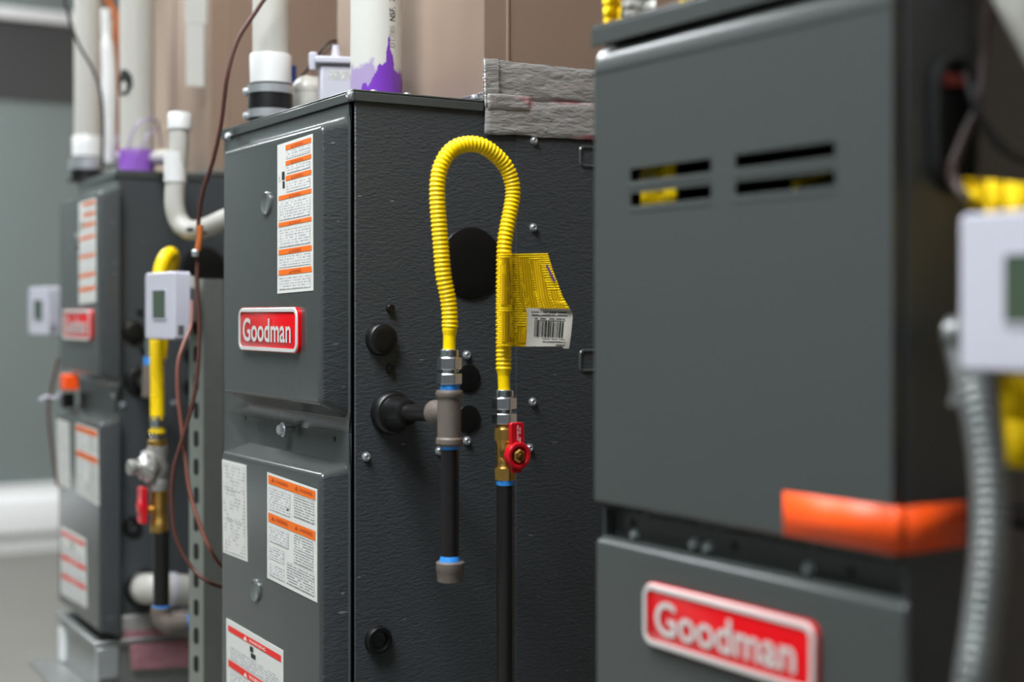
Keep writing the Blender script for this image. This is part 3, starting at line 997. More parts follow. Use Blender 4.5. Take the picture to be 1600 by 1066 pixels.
vl = thing('gas_valve', 'brass gas valve with red lever below the yellow hose', 'valve', P(789, 750, D2), MD.a)
vlathe(789, D2, [(751, 12), (750, 16), (731, 17), (729, 15)], 8, math.radians(8), 1.06).build('lower_hex', 'brass', vl, bevel=.0008)
vlathe(789, D2, [(730, 15.5), (725, 13.6), (718, 13.6), (716, 15), (713, 13.8), (704, 14), (696, 14.2), (692, 15.8), (688, 16)], 26).build('valve_body', 'brass', vl)
vlathe(789, D2, [(690, 15), (688, 17), (670, 17), (668, 15), (664, 12), (660, 12)], 8, math.radians(8), 1.06).build('upper_hex', 'brass', vl, bevel=.0008)
vc = P(789, 709, D2); ax = -MD.v
MB().lathe(vc, ax, [(0, .010), (.022, .010), (.022, .007), (.034, .007)], 18).build('stem', 'brass', vl)
e1 = MD.u; e2 = Vector((0, 0, 1))
hb = vc + ax * .024


def hand(pts, z0, z1):
    m = MB()
    m.loft([[hb + ax * z0 + e1 * a + e2 * b for a, b in pts], [hb + ax * z1 + e1 * a + e2 * b for a, b in pts]])
    return m


circ = lambda r, n=24: [(r * math.cos(2 * math.pi * i / n), r * math.sin(2 * math.pi * i / n)) for i in range(n)]
hd = hand([(-.0095, .010), (.0095, .010), (.0085, .0385), (.0065, .0405), (-.0085, .0405), (-.0105, .0385)], .001, .007)
hd.lathe(hb, ax, [(0, .0165), (.010, .0165), (.011, .0155), (.011, .0115), (.006, .0105), (.006, .0001)], 26)
m2 = hand([(-.010, -.010), (-.007, -.021), (.006, -.021), (.009, -.010)], .001, .006)
hd.v, hd.f, hd.mi = hd.v + m2.v, hd.f + [[i + len(hd.v) for i in f] for f in m2.f], hd.mi + m2.mi
lev = hd.build('lever', 'red_enamel', vl, bevel=.0012)
MB().lathe(hb + ax * .005, ax, [(0, .0085), (.0055, .0085), (.007, .0065), (.007, .0035), (.010, .003)], 6).build('lever_nut', 'brass', lev)
c4 = [hb + ax * .0073 + e1 * a + e2 * b for a, b in ((-.0015, .037), (.0045, .037), (.0045, .016), (-.0015, .016))]
MB().quad(c4[0], c4[3], c4[2], c4[1], 0, [(0, 0), (0, -.021), (.006, -.021), (.006, 0)]).build('lever_print', 'lever_print' if 'lever_print' in MATS else mat_print('lever_print', srgb(196, 16, 30), srgb(236, 190, 190), pitch=.0032, vertical=True).name, lev)

# hang tag folded round the hose
RE = [(0, 856, 396), (.18, 863, 420), (.47, 880, 465), (.60, 893, 487), (.66, 895, 495), (.85, 892, 525), (1, 889, 545)]


def tag_pt(s, t, lift=0.0):
    for (ta, xa, ya), (tb, xb, yb) in zip(RE, RE[1:]):
        if t <= tb + 1e-9:
            k = (t - ta) / (tb - ta); xr = xa + (xb - xa) * k; yr = ya + (yb - ya) * k; break
    xl = 777.5 + (-1.5) * t + .8 * math.sin(t * 9); yl = 397 + 145 * t
    if t > .985: yr = 541 + (4 if s > .9 else 0)
    px = xl + (xr - xl) * s; py = yl + (yr - yl) * s
    sw = (px - 788) / 13.0          # bulge over the hose
    b = .0150 * max(0, 1 - sw * sw) ** .5 if abs(sw) < 1 else 0
    wv_ = .004 * math.sin(s * 5 + t * 4) * max(0, s - .25) + .010 * max(0, s - .8) * (t > .5) + .004 * max(0, (t - .8)) * s
    fold = .0035 * max(0, min(1, (s - .45 - (1 - t) * .25) * 8)) if t < .6 else 0
    off = OFF + .003 + b + wv_ + fold + lift
    u, z = MD.side(px, py, off)
    return MD.w(u, -off, z)


def tag_patch(mb, s0, s1, t0, t1, lift, nx, nt_, mi=0):
    for i in range(nx):
        for j in range(nt_):
            sa, sb = s0 + (s1 - s0) * i / nx, s0 + (s1 - s0) * (i + 1) / nx
            ta, tb = t0 + (t1 - t0) * j / nt_, t0 + (t1 - t0) * (j + 1) / nt_
            uvq = [(a * (.070 + .02 * b), -b * .115) for a, b in ((sa, ta), (sa, tb), (sb, tb), (sb, ta))]
            mb.quad(tag_pt(sa, ta, lift), tag_pt(sa, tb, lift), tag_pt(sb, tb, lift), tag_pt(sb, ta, lift), mi, uvq)


tg = thing('warning_tag', 'yellow printed warning tag with white barcode panel folded round the hose', 'tag', tag_pt(.3, 1), MD.a)
NG = 40


def tag_cells(mb, s0, s1, t0, t1, lift):      # cells of the sheet's own grid, lifted
    i0, i1, j0, j1 = [round(q_ * NG) for q_ in (s0, s1, t0, t1)]
    tag_patch(mb, i0 / NG, i1 / NG, j0 / NG, j1 / NG, lift, i1 - i0, j1 - j0)


m = MB(); tag_patch(m, 0, 1, 0, 1, 0, NG, NG); sheet = m.build('sheet', 'tag_yellow', tg, solid=.0006)
m = MB()
for s0, s1, t0, t1 in ((.05, .22, .04, .56), (.05, .22, .62, .95), (.42, .60, .05, .58), (.62, .80, .08, .58), (.82, .95, .40, .58), (.27, .40, .78, .95), (.35, .39, .03, .6)):
    tag_cells(m, s0, s1, t0, t1, .0008)
m.build('print_columns', 'tag_print', sheet)
m = MB(); tag_cells(m, .40, 1.0, .575, 1.0, .0009); wp = m.build('barcode_panel', 'tag_white', tg)
m = MB(); random.seed(3); x = .50
while x < .88:
    w_ = random.choice((.006, .008, .012, .018)); tag_patch(m, x, x + w_, .71, .875, .0016, 2, 8); x += w_ + random.choice((.006, .009, .014))
m.build('barcode', 'label_ink', wp)
for a_ in ((.46, .93, .61, .65), (.5, .9, .68, .70), (.62, .93, .895, .925), (.8, .93, .935, .96)):
    m = MB(); tag_patch(m, *a_, .0016, 20, 2); m.build('small_print', 'tag_white_print', wp)
m = MB()
for k in range(5):
    s_ = .93 + k * .008; t_ = .13 + k * .035
    tag_patch(m, s_ - .03, s_ + .01, t_, t_ + .037, .0024, 1, 1)
m.build('violet_mark', 'tag_violet', sheet)

# ------------------------------------------------------------------ near furnace (right, out of focus)
ER = .013; EL = .009
WR = RT.front(930, 420, ER)[0] + .004; DR = .72
fr_ = furnace(RT, 'nearest dark grey furnace with louvred door and badge on its lower door', WR, DR)
TR = TOP
cb = MB(); cb.box(RT, .13, DR, .003, WR - .003, BOT, TR - .002); cb.build('cabinet', 'enamel', fr_)
cb = MB(); cb.box(RT, .10, .13, .003, WR - .003, BOT + .4, TR - .004); cb.build('shade_backing', 'black_matte', fr_)  # black sheet standing in for the unlit cavity behind the slots
_, rzs = RT.front(1300, 890, 0)
MB().box(RT, 0, DR, 0, .003, BOT, TR - .003).build('side_panel', 'enamel_embossed', fr_, bevel=.001)
MB().box(RT, 0, .13, WR - .003, WR, BOT, TR - .003).build('side_panel', 'enamel_embossed', fr_, bevel=.001)
lz = TR - .021
ld = MB(); ld.box(RT, -.0145, DR, -.003, WR + .001, TR - .003, TR); ld.box(RT, -.0145, -.0115, -.003, WR + .001, lz, TR - .003); ld.box(RT, -.0115, DR, -.003, -.001, lz, TR - .003)
ld.build('lid', 'enamel', fr_, bevel=.0015)
rv1 = RT.front(930, 420, ER)[0]; rv0 = RT.front(1394, 420, ER)[0]
rzb = (RT.front(930, 781, ER)[1] + RT.front(1380, 858, ER)[1]) / 2
rzt = lz - .030
# louvre slots
g1a, g1b = RT.front(986, 290, ER)[0], RT.front(1112, 290, ER)[0]
g2a, g2b = RT.front(1150, 290, ER)[0], RT.front(1306, 290, ER)[0]
zs_u = (RT.front(1050, 269.5, ER)[1] + RT.front(1228, 240, ER)[1]) / 2
zs_l = (RT.front(1050, 310, ER)[1] + RT.front(1228, 283, ER)[1]) / 2
hh = .0064
vs_ = sorted([rv0, g2b, g2a, g1b, g1a, rv1]); zs_ = sorted([rzb, zs_l - hh, zs_l + hh, zs_u - hh, zs_u + hh, rzt])
pan = MB(); grid = {}
def gp_(i, j):
    return RT.w(-ER, vs_[i], zs_[j])
for i in range(5):
    for j in range(5):
        hole = (i in (1, 3)) and (j in (1, 3))
        if not hole: pan.add([gp_(i, j), gp_(i + 1, j), gp_(i + 1, j + 1), gp_(i, j + 1)], [(0, 1, 2, 3)])
def strip(a, b, c, d): pan.add([a, b, c, d], [(0, 1, 2, 3)])
ins = .010
# sloped returns to the flange: right, left, bottom, and a curved top
ub = -.002
A_, B_, C_, D_ = RT.w(-ER, rv0, rzb), RT.w(-ER, rv1, rzb), RT.w(-ER, rv1, rzt), RT.w(-ER, rv0, rzt)
a_, b_ = RT.w(ub, rv0 - .001, rzb - .010), RT.w(ub, rv1 + .001, rzb - .010)
strip(A_, B_, b_, a_)
top_prev = (C_, D_)
tops = []
for k in range(1, 6):
    th = k / 5 * math.radians(40)
    tops.append((RT.w(-ER + .043 * (1 - math.cos(th)), rv1, rzt + .0467 * math.sin(th)), RT.w(-ER + .043 * (1 - math.cos(th)), rv0, rzt + .0467 * math.sin(th))))
for tcur in tops:
    strip(top_prev[0], top_prev[1], tcur[1], tcur[0]); top_prev = tcur
for vv, dv, idx in ((rv0, -.001, 1), (rv1, .001, 0)):
    col_ = [RT.w(-ER, vv, z) for z in zs_] + [t_[idx] for t_ in tops]
    low = [RT.w(ub, vv + dv, rzb - .010)] + [RT.w(ub, vv + dv, z) for z in zs_[1:]] + [RT.w(ub, vv + dv, (MW[fr_.name].inverted() @ t_[idx]).z + BOT) for t_ in tops]
    for k in range(len(col_) - 1): strip(col_[k], col_[k + 1], low[k + 1], low[k])
ud = pan.build('upper_door', 'enamel', fr_, ang=34)
bm = bmesh.new(); bm.from_mesh(ud.data); bmesh.ops.remove_doubles(bm, verts=bm.verts, dist=.0003); bmesh.ops.recalc_face_normals(bm, faces=bm.faces); bm.to_mesh(ud.data); bm.free()
for p_ in ud.data.polygons: p_.use_smooth = p_.index >= 21
ud.data.set_sharp_from_angle(angle=math.radians(34))
for p_ in ud.data.polygons: p_.use_smooth = p_.index >= 21
md = ud.modifiers.new('thickness', 'SOLIDIFY'); md.thickness = .0015; md.offset = 0
for ga, gb in ((g1a, g1b), (g2a, g2b)):
    for zc_ in (zs_u, zs_l):
        m = MB()
        A = []
        for v_ in (gb - .004, gb + .002, ga - .002, ga + .004):
            e_ = .0 if v_ in (gb - .004, ga + .004) else .0010
            A.append([RT.w(-ER - .0008 - e_ * math.sin(q_ / 4 * math.pi), v_, zc_ - hh - .007 + .0075 * q_ / 4) for q_ in range(5)])
        m.loft(A, False, False, closed=False); m.build('louvre_lip', 'enamel', ud, ang=80)
# parts behind the slots: yellow valve tag
ty = MB()
ta = RT.front(1004, 300, .002)[0]; tb_ = RT.front(1052, 300, .002)[0]
N_ = 8
for k in range(N_):
    f0, f1 = k / N_, (k + 1) / N_
    g_ = lambda f: (-.004 + .008 * abs(math.sin(f * 4)), ta + (tb_ - ta) * f)
    (ua_, va_), (ub_, vb_) = g_(f0), g_(f1)
    ty.quad(RT.w(ua_, va_, zs_l - .03), RT.w(ub_, vb_, zs_l - .03), RT.w(ub_, vb_, zs_u + .014 + .01 * f1), RT.w(ua_, va_, zs_u + .014 + .01 * f0))
vt = ty.build('valve_tag', 'yellow_coat', fr_, solid=.0006)
vt['label'] = 'yellow tag glimpsed through the louvre slots'
m = MB()
c4 = [RT.w(-.0075, ta - .002, zs_u + .003), RT.w(-.0075, tb_ + .012, zs_u + .003), RT.w(-.0075, tb_ + .012, zs_u - .009), RT.w(-.0075, ta - .002, zs_u - .009)]
letters(m, 'GV', c4, -RT.u, .0, .8, 0, 1, .02); m.build('lettering', 'label_ink', vt)
tv = RT.front(1208, 290, .01)[0]
MB().tube([RT.w(.02, tv, zs_l - .05), RT.w(.02, tv + .002, zs_l + .004), RT.w(.05, tv - .004, zs_l + .012)], .0045, 8).build('burner_wire', 'yellow_coat', fr_)
# flange panel between the doors, lower door
rfz = RT.front(935, 846, ER)[1]
rzt2 = (RT.front(940, 848, EL)[1] + RT.front(1400, 952, EL)[1]) / 2
MB().box(RT, .012, .018, .004, WR - .004, rzt2 - .01, rzb + .04).build('divider_panel', 'enamel', fr_)
MB().box(RT, .018, .10, .003, WR - .003, BOT, rzb).build('blower_panel', 'black_matte', fr_)
for px, py in ((990, 818), (1148, 853), (1330, 893)):
    v, z = RT.front(px, py, -.012)
    MB().lathe(RT.w(.0122, v, z), -RT.u, [(0, .0042), (.0006, .0042)], 12).build('screw_hole', 'black_matte', fr_)
for px, py in ((968, 845), (1060, 861), (1082, 866), (1238, 900)):
    v, z = RT.front(px, py, .008)
    inst('screw', SCREW, fr_, axis_matrix(RT.w(.012, v, z + .004), -RT.u))
v0r = RT.front(1404, 1000, EL)[0]; v1r = RT.front(935, 1000, EL)[0]
bulged_door(RT, fr_, 'lower_door', .004, WR - .003, BOT + .004, rzt2 + .004, v0r, v1r, BOT + .03, rzt2 - .003, EL, (.001, .001, .012, .006), .006)
c_ = [RT.front(x, y, EL + .006) for x, y in ((1004, 909), (1274, 975), (1004, 1006))]
bh = c_[0][1] - c_[2][1]
badge(RT, fr_, c_[1][0], c_[0][0], (c_[0][1] + c_[1][1]) / 2 - bh, (c_[0][1] + c_[1][1]) / 2, EL, .012)
# orange tape round the door corner
tz1 = RT.front(1300, 770, ER)[1]; 
tv1 = RT.front(1226, 800, ER)[0]
tz0 = RT.front(1228, 836, ER)[1]; tz1 = RT.front(1228, 768, ER)[1]
th_ = .0012
tu = RT.side(1512, 810, .004)[0]
tpm = MB()
path2 = [(-ER - th_, tv1), (-ER - th_, rv0 - .001), (-.004, -.0028), (tu, -.0022)]
for (ua_, va_), (ub_, vb_) in zip(path2, path2[1:]):
    tpm.add([RT.w(ua_, va_, tz0), RT.w(ub_, vb_, tz0), RT.w(ub_, vb_, tz1), RT.w(ua_, va_, tz1)], [(0, 1, 2, 3)])
ot = tpm.build('tape_flag', 'orange_tape', fr_, solid=.0008); ot['label'] = 'bright orange tape wrapped round the corner'
plenum(RT, WR, RT.side(1700, 100)[0] if False else .34, DR, 'sheet metal plenum above the nearest furnace')
return_base(RT, WR, DR, 'galvanized base box under the nearest furnace')

# side of the near furnace: oblong grommet
ua_, za_ = RT.side(1486, 120); _, zb2 = RT.side(1486, 280)
rr_ = RT.side(1520, 190)[0] - ua_
A = []
for off, g in ((.0, 0), (.006, .001), (.008, .003), (.008, .007), (.002, .009)):
    A.append([RT.w(a, -off, b) for a, b in rrect(ua_ - rr_ + g, ua_ + rr_ - g, zb2 - .012 + g, za_ + .018 - g, rr_ - g - .0005)])
MB().loft(A, True, True).build('oblong_grommet', 'black_matte', fr_)
u_, z_ = RT.side(1480, 127)
MB().box(RT, u_ - .012, u_ + .010, -.010, -.002, z_ - .005, z_ + .004).build('red_clip', 'red_clip_plastic', fr_, bevel=.001)


# ------------------------------------------------------------------ far furnace (left)
WL = LF.front(96, 420, E)[0] + .006; DL = .74
fl_ = furnace(LF, 'far dark grey furnace at left with small faded red badge', WL, DL)
MB().box(LF, .014, DL, .004, WL, BOT, TOP - .002).build('cabinet', 'enamel', fl_)
MB().box(LF, 0, DL, 0, .004, BOT, TOP - .004).build('side_panel', 'enamel_embossed', fl_, bevel=.0012)
ld = MB(); ld.box(LF, -.005, ut, -.004, WL + .004, TOP - .003, TOP); ld.box(LF, -.005, -.001, -.004, WL + .004, TOP - lid_h, TOP - .003); ld.box(LF, -.001, ut, -.004, -.001, TOP - lid_h, TOP - .003)
ld.build('lid', 'enamel', fl_, bevel=.0012)
lv1, _ = LF.front(94, 420, E); lv0, _ = LF.front(154, 420, E)
lzs = LF.front(176, 642)[1]
bulged_door(LF, fl_, 'upper_door', .015, WL - .002, lzs, TOP - lid_h - .001, lv0, lv1, LF.front(140, 580, E)[1], LF.front(140, 308, E)[1], E, (.006, .004, .024, .020), .014)
bulged_door(LF, fl_, 'lower_door', .015, WL - .002, BOT + .004, lzs - .0003, lv0, LF.front(92, 800, E)[0], BOT + .03, LF.front(140, 662, E)[1], E, (.006, .004, .02, .017), .014)
q = lambda pts: [LF.fp(x, y, E) for x, y in pts]
warning_column(fl_, q([(124, 317), (150, 309), (150, 472), (124, 476)]), -LF.u, label='tall white label with seven orange warning bars')
chart_label(fl_, q([(89, 655), (108, 661), (110, 765), (91, 757)]), -LF.u, 'narrow white wiring chart')
orange_notice(fl_, q([(118, 661), (153, 672), (155, 791), (120, 770)]), -LF.u, 'white instruction label with two orange bars')
red_notice(fl_, q([(95, 822), (134, 843), (136, 951), (96, 928)]), -LF.u, 'white danger label with red bars')
bv1, bz1 = LF.front(98, 484, E + .006); bv0, bz0 = LF.front(140, 533, E + .006)
badge(LF, fl_, bv0, bv1, bz0, bz1, E, .012)
v, z = LF.front(118, 378, E)
MB().lathe(LF.w(-E + .0005, v, z), -LF.u, [(0, .0168), (.0025, .0166), (.004, .0148), (.0028, .012), (.0016, .006), (.0014, .0001)], 24).build('view_plug', 'clear_plug', fl_)
for px, py in ((178, 618),):
    v, z = LF.front(px, py, .002); inst('screw', SCREW, fl_, axis_matrix(LF.w(-.002, v, z), -LF.u))
for px, py in ((192, 633), (302, 532), (272, 630), (202, 815), (203, 917)):
    u, z = LF.side(px, py); inst('screw', SCREW, fl_, axis_matrix(LF.w(u, -.0005, z), -LF.v))
plug(LF, fl_, 318, 422, .049, .004, 'knockout_plug', rim=.003)
plug(LF, fl_, 208, 518, .0215, .013, 'knockout_plug')
plug(LF, fl_, 222, 547, .0058, .006, 'hole_plug'); plug(LF, fl_, 218, 488, .0058, .006, 'hole_plug')
plug(LF, fl_, 300, 555, .0192, .003, 'knockout_plug', rim=.002); plug(LF, fl_, 300, 605, .0192, .003, 'knockout_plug', rim=.002)
plug(LF, fl_, 216, 595, .029, .012, 'pipe_grommet'); plug(LF, fl_, 206, 822, .019, .010, 'grommet', ring=True)
plug(LF, fl_, 226, 920, .040, .010, 'pipe_grommet')
v, z = LF.front(99, 597, E + .012)
m = MB().box(LF, -E - .016, -E + .012, v - .035, v + .012, z - .016, z + .016)
ot = m.build('tape_flag', 'orange_tape', fl_, bevel=.002); ot['label'] = 'bright orange tape tab'
v, z = LF.front(103, 622, .02)
MB().box(LF, -.03, -.003, v - .014, v + .006, z - .022, z + .012).build('tab_shadow', 'black_rubber', fl_, bevel=.002)  # black block in place of the dark shadow below the orange tab
pl = plenum(LF, WL, ut + .004, DL, 'brownish sheet metal plenum with white stickers above the far furnace')
u0p = ut + .004
for (xa, ya), (xb, yb) in (((289, -20), (322, 38)), ((291, 36), (318, 136))):
    ua_, za_ = LF.side(xa, ya, .0); ub_, zb_ = LF.side(xb, yb, .0)
    MB().box(LF, ua_, ub_, -.0030, -.0005, zb_, za_).build('sticker', 'paper', pl)
rb = return_base(LF, WL, DL, 'galvanized base box with tape under the far furnace', -.035, .02)
MB().box(LF, -.10, -.036, .04, WL + .05, BOT - .112, BOT - .104).build('filter_rail', 'galvanized', rb, bevel=.001)
MB().box(LF, -.044, -.034, WL * .93, WL * .93 + .035, BOT - .10, BOT - .03).build('filter_clip', 'trim_white', rb, bevel=.002)
MB().box(LF, -.042, .002, -.006, .006, BOT - .075, BOT - .013).build('corner_bracket', 'zinc', rb, bevel=.002)
SL = lambda x, y, off=0.0: LF.side(x, y, off)
tl_ = thing('foil_tape', 'pinkish foil tape along the foot of the far furnace side', 'tape', LF.w(.02, -.008, SL(250, 1048)[1]), LF.a)
mat('tape_pink', srgb(166, 118, 126), .4, .3, bump=.4, bscale=60, vary=.3, vscale=14)
tape_strip(LF, tl_, 'upper_strip', [SL(190, 962), SL(420, 940), SL(420, 985), SL(190, 990)], .001, 4.4)
tape_strip(LF, tl_, 'middle_strip', [SL(191, 985), SL(420, 970), SL(420, 1004), SL(191, 1006)], .003, 6.4, col='tape_pink')
tape_strip(LF, tl_, 'lower_strip', [SL(200, 1006), SL(420, 992), SL(420, 1034), SL(204, 1046)], .010, 8.4, col='tape_pink')

# pipes on the far furnace
vent_pipe(LF, 137, 3.16, .0285, 'white vent pipe on rubber boot above the far furnace, leftmost', 214, 246, 266)
D_L = 3.02; rL = 26.5 / F * D_L
cL = P(214, 0, D_L); cL.z = TOP
lp = thing('intake_pipe', 'thicker white pipe with purple foot and dark smudge above the far furnace', 'pipe', cL, 0)
MB().lathe(cL, (0, 0, 1), [(0, rL), (2.98 - TOP, rL)], 32).build('pipe', 'pvc', lp)
mat('primer_violet', srgb(146, 92, 192), .4)
MB().lathe(cL, (0, 0, 1), [(0, rL * 1.05), (P(214, 236, D_L).z - TOP, rL * 1.05), (P(214, 235, D_L).z - TOP, rL)], 32).build('primer_band', 'primer_violet', lp)
m = MB()
sm = [on_cyl(cL, rL + .0015, x, y, D_L) for x, y in ((190, 122), (196, 112), (206, 114), (214, 124), (214, 140), (206, 152), (194, 153), (189, 140))]
sm.append(on_cyl(cL, rL + .002, 201, 133, D_L)); m.add(sm, [(i, (i + 1) % 8, 8) for i in range(8)]); m.build('smudge', 'label_ink', lp)
m = MB(); sm = [on_cyl(cL, rL + .0035, x, y, D_L) for x, y in ((195, 134), (201, 130), (206, 138), (202, 148), (196, 149))]
m.add(sm, [tuple(range(5))]); m.build('smudge_spot', 'pvc', lp)
# tapering white tube between the two pipes
m = MB().tube(bez([P(170, 255, 3.1), P(170, 180, 3.1), P(170, 110, 3.1), P(167, 60, 3.1), P(165, 14, 3.1)], 6), .012, 16, rf=lambda i: (.0165 - .0003 * abs(i - 8)) if i < 18 else .011)
tag(m.build('plastic_tube', 'pvc_fitting'), 'white tapered plastic tube between the two pipes of the far furnace', 'tube')
cable('orange_line', 'rusty orange tube hanging behind the white pipes of the far furnace', 'tube', [P(170, -900, 3.2), P(170, -300, 3.2), P(166, -40, 3.2), P(164, -8, 3.2), P(172, 8, 3.2), P(182, 30, 3.2), P(182, 60, 3.2), P(184, 110, 3.2), P(190, 260, 3.2)], .010, 'orange_hose')
cable('hanging_wire', 'dark wire slanting across the leftmost vent pipe', 'wire', [P(98, -1020, 2.95), P(98, -300, 2.95), P(100, -30, 2.95), P(106, 20, 2.95), P(122, 68, 2.95), P(146, 110, 2.95), P(158, 150, 2.95), P(161, 200, 3.0), P(160, 262, 3.05)], .0032, 'wire_black')
cable('violet_wire', 'pale violet wire arching beside the purple pipe foot', 'wire', [P(200, 240, 2.94), P(205, 212, 2.93), P(216, 194, 2.93), P(232, 186, 2.95), P(246, 192, 3.0), P(252, 230, 3.05)], .0024, 'wire_violet')
cable('violet_wire', 'pale violet wire slanting low across the purple pipe foot', 'wire', [P(176, 250, 2.96), P(182, 222, 2.95), P(186, 210, 2.95)], .0020, 'wire_violet')
cable('violet_wire', 'pale violet wire rising right of the purple pipe foot', 'wire', [P(214, 240, 2.93), P(226, 220, 2.93), P(238, 206, 2.95), P(248, 200, 3.02)], .0020, 'wire_violet')

# condensate riser between far and middle furnace
D_C = 2.62
rc = 15.5 / F * D_C
cr = thing('condensate_pipe', 'white capped drain pipe with bend between far and middle furnaces', 'pipe', P(277, 390, D_C), MD.a)
rise = bez([P(281, 190, D_C), P(279, 230, D_C), P(275, 280, D_C), P(273, 320, D_C), P(281, 348, D_C), P(299, 360, D_C - .02), P(322, 356, D_C - .05), P(350, 344, D_C - .1), P(380, 332, D_C - .14)], 8)
MB().tube(rise, rc, 18).build('pipe', 'pvc', cr)
MB().lathe(P(281, 203, D_C), (0, 0, 1), [(0, rc), (.001, rc * 1.2), (.027, rc * 1.2), (.031, rc * 1.05), (.031, .0001)], 22).build('cap', 'pvc_fitting', cr)
MB().tube([P(277, 246, D_C), P(258, 246, D_C + .2), P(240, 247, D_C + .45), P(170, 248, D_C + .62)], rc * .85, 16).build('branch', 'pvc', cr)
MB().lathe(P(274, 285, D_C), (0, 0, 1), [(0, rc), (0, rc * 1.13), (.055, rc * 1.13), (.055, rc)], 22).build('coupling', 'pvc_fitting', cr)
for (x0, y0), (x1, y1), nm in (((292, 352), (302, 366), 0), ((312, 360), (324, 366), 0)):
    m = MB(); cpt = P((x0 + x1) / 2, (y0 + y1) / 2, D_C - .06 - rc)
    m.ball(cpt, .0075, 10, 0, (1, .2, .6)); m.build('ink_mark', 'wire_black', cr)

# lower white drain pipe
D_W = 2.86
lw = thing('drain_pipe', 'white plastic drain pipe leaving the far furnace low on its side', 'pipe', P(225, 945, D_W), LF.a)
rw = 23.5 / F * D_W
ps = LF.sp(226, 920, 0)
pts = bez([ps, LF.sp(228, 920, .05), LF.sp(240, 920, .085), LF.sp(270, 921, .09), LF.sp(350, 925, .09), LF.sp(420, 928, .09)], 8)
MB().tube(pts, rw, 22).build('pipe', 'pvc', lw)
MB().ball(LF.sp(230, 920, .07), rw * 1.03, 20).build('elbow', 'pvc', lw)
a = LF.sp(263, 921, .09); b = LF.sp(273, 921, .09)
MB().lathe(a, b - a, [(0, rw), (0, rw * 1.12), ((b - a).length, rw * 1.12), ((b - a).length, rw)], 22).build('coupling', 'plastic_white', lw)

# gas train of the far furnace
D_G = 2.56
gl = thing('gas_pipe', 'black gas pipe with elbow beside the far furnace', 'pipe', P(252, 990, D_G), LF.a)
vlathe(252, D_G, [(955, 12.4), (830, 12.4)], 20).build('pipe', 'black_pipe', gl)
vlathe(252, D_G, [(956, 13.6), (946, 13.6)], 20).build('sealing_tape', 'blue_tape', gl)
el2 = bez([P(252, 948, D_G), P(252, 962, D_G), P(262, 974, D_G), P(280, 974, D_G + .01), P(288, 974, D_G + .015)], 6)
MB().tube(el2, 15.5 / F * D_G, 18).build('elbow', 'cast_iron', gl)
MB().tube([P(279, 974, D_G + .01), P(290, 974, D_G + .018)], 14.2 / F * D_G, 18).build('sealing_tape', 'blue_tape', gl)
MB().tube([P(284, 974, D_G + .012), P(330, 972, D_G + .07), P(420, 968, D_G + .2)], 12.4 / F * D_G, 18).build('level_pipe', 'black_pipe', gl)

vb = thing('gas_valve', 'brass valve with red lever under the grey regulator at left', 'valve', P(249, 830, D_G), LF.a)
vlathe(249, D_G, [(832, 10), (831, 14), (815, 14), (812, 12), (792, 12), (788, 13.5), (766, 13.5), (764, 10)], 16).build('valve_body', 'brass', vb)
m = MB(); p0 = P(240, 796, D_G)
m.lathe(P(249, 796, D_G - .0), -LF.u, [(0, .007), (.03, .007)], 14); m.build('stem', 'brass', vb)
lc = P(222, 793, D_G - .015)
LVR = Frame(lc.x, lc.y, LF.a)
m = MB()
m.box(LVR, -.005, .005, -.016, .014, lc.z - .028, lc.z + .036)
m.lathe(lc + LVR.u * .008, -LVR.u, [(0, .014), (.014, .014), (.015, .012)], 18)
m.build('lever', 'red_enamel', vb, bevel=.0015)

rg = thing('gas_regulator', 'grey cast regulator between yellow hose and red lever at left', 'regulator', P(245, 766, D_G), LF.a)
vlathe(246, D_G, [(767, 12), (766, 15), (752, 16), (748, 14), (738, 17), (728, 17), (718, 14), (706, 16), (698, 16), (696, 11)], 18).build('body', 'cast_alloy', rg)
rc0 = P(246, 728, D_G)
m = MB(); dr = (P(205, 731, D_G - .03) - rc0)
m.lathe(rc0, dr, [(0, .020), (.012, .026), (.016, .030), (.020, .030), (.024, .024), (.032, .017), (.036, .016)], 22); m.build('diaphragm_housing', 'cast_alloy', rg)
m = MB(); m.lathe(rc0 + dr.normalized() * .034, dr, [(0, .010), (.010, .010), (.010, .014), (.018, .014), (.020, .012)], 18); m.build('cap', 'cast_alloy', rg)
m = MB()
for k in range(6):
    a_ = k * math.pi / 3 + .4
    n1 = dr.normalized(); e_1 = Vector((0, 0, 1)); e_2 = n1.cross(e_1).normalized()
    m.lathe(rc0 + n1 * .014 + (e_1 * math.cos(a_) + e_2 * math.sin(a_)) * .025, n1, [(0, .004), (.012, .004)], 8)
m.build('cover_screw', 'zinc', rg)
vlathe(246, D_G, [(697, 10), (696, 14.5), (688, 14.5), (686, 11)], 16).build('inlet_nut', 'brass', rg)

hl = thing('gas_hose', 'yellow gas hose behind the white thermostat near the far furnace', 'hose', P(246, 690, D_G), LF.a)
hpl = bez([P(246, 656, D_G), P(246, 600, D_G), P(245, 540, D_G), P(246, 470, D_G + .01), P(250, 425, D_G + .02), P(258, 403, D_G + .03), P(267, 397, D_G + .06), P(270, 405, D_G + .10), P(266, 425, D_G + .14), P(258, 480, D_G + .18), P(250, 560, D_G + .2)], 10)
hpl = resample(hpl, .0016)
MB().tube(hpl, 11 / F * D_G, 14, rf=lambda i: 11 / F * D_G * (1 + .05 * math.sin(i * 2 * math.pi / 5.2))).build('corrugated_tube', 'yellow_coat', hl, ang=75)
vlathe(246, D_G, [(688, 10), (687, 12.5), (680, 12.5), (678, 10), (670, 10), (668, 12.5), (652, 12.5), (649, 10)], 6).build('flare_nut', 'chrome_nut', hl)
vlathe(246, D_G, [(676, 12.8), (672, 12.8)], 16).build('sealing_tape', 'yellow_coat', hl)
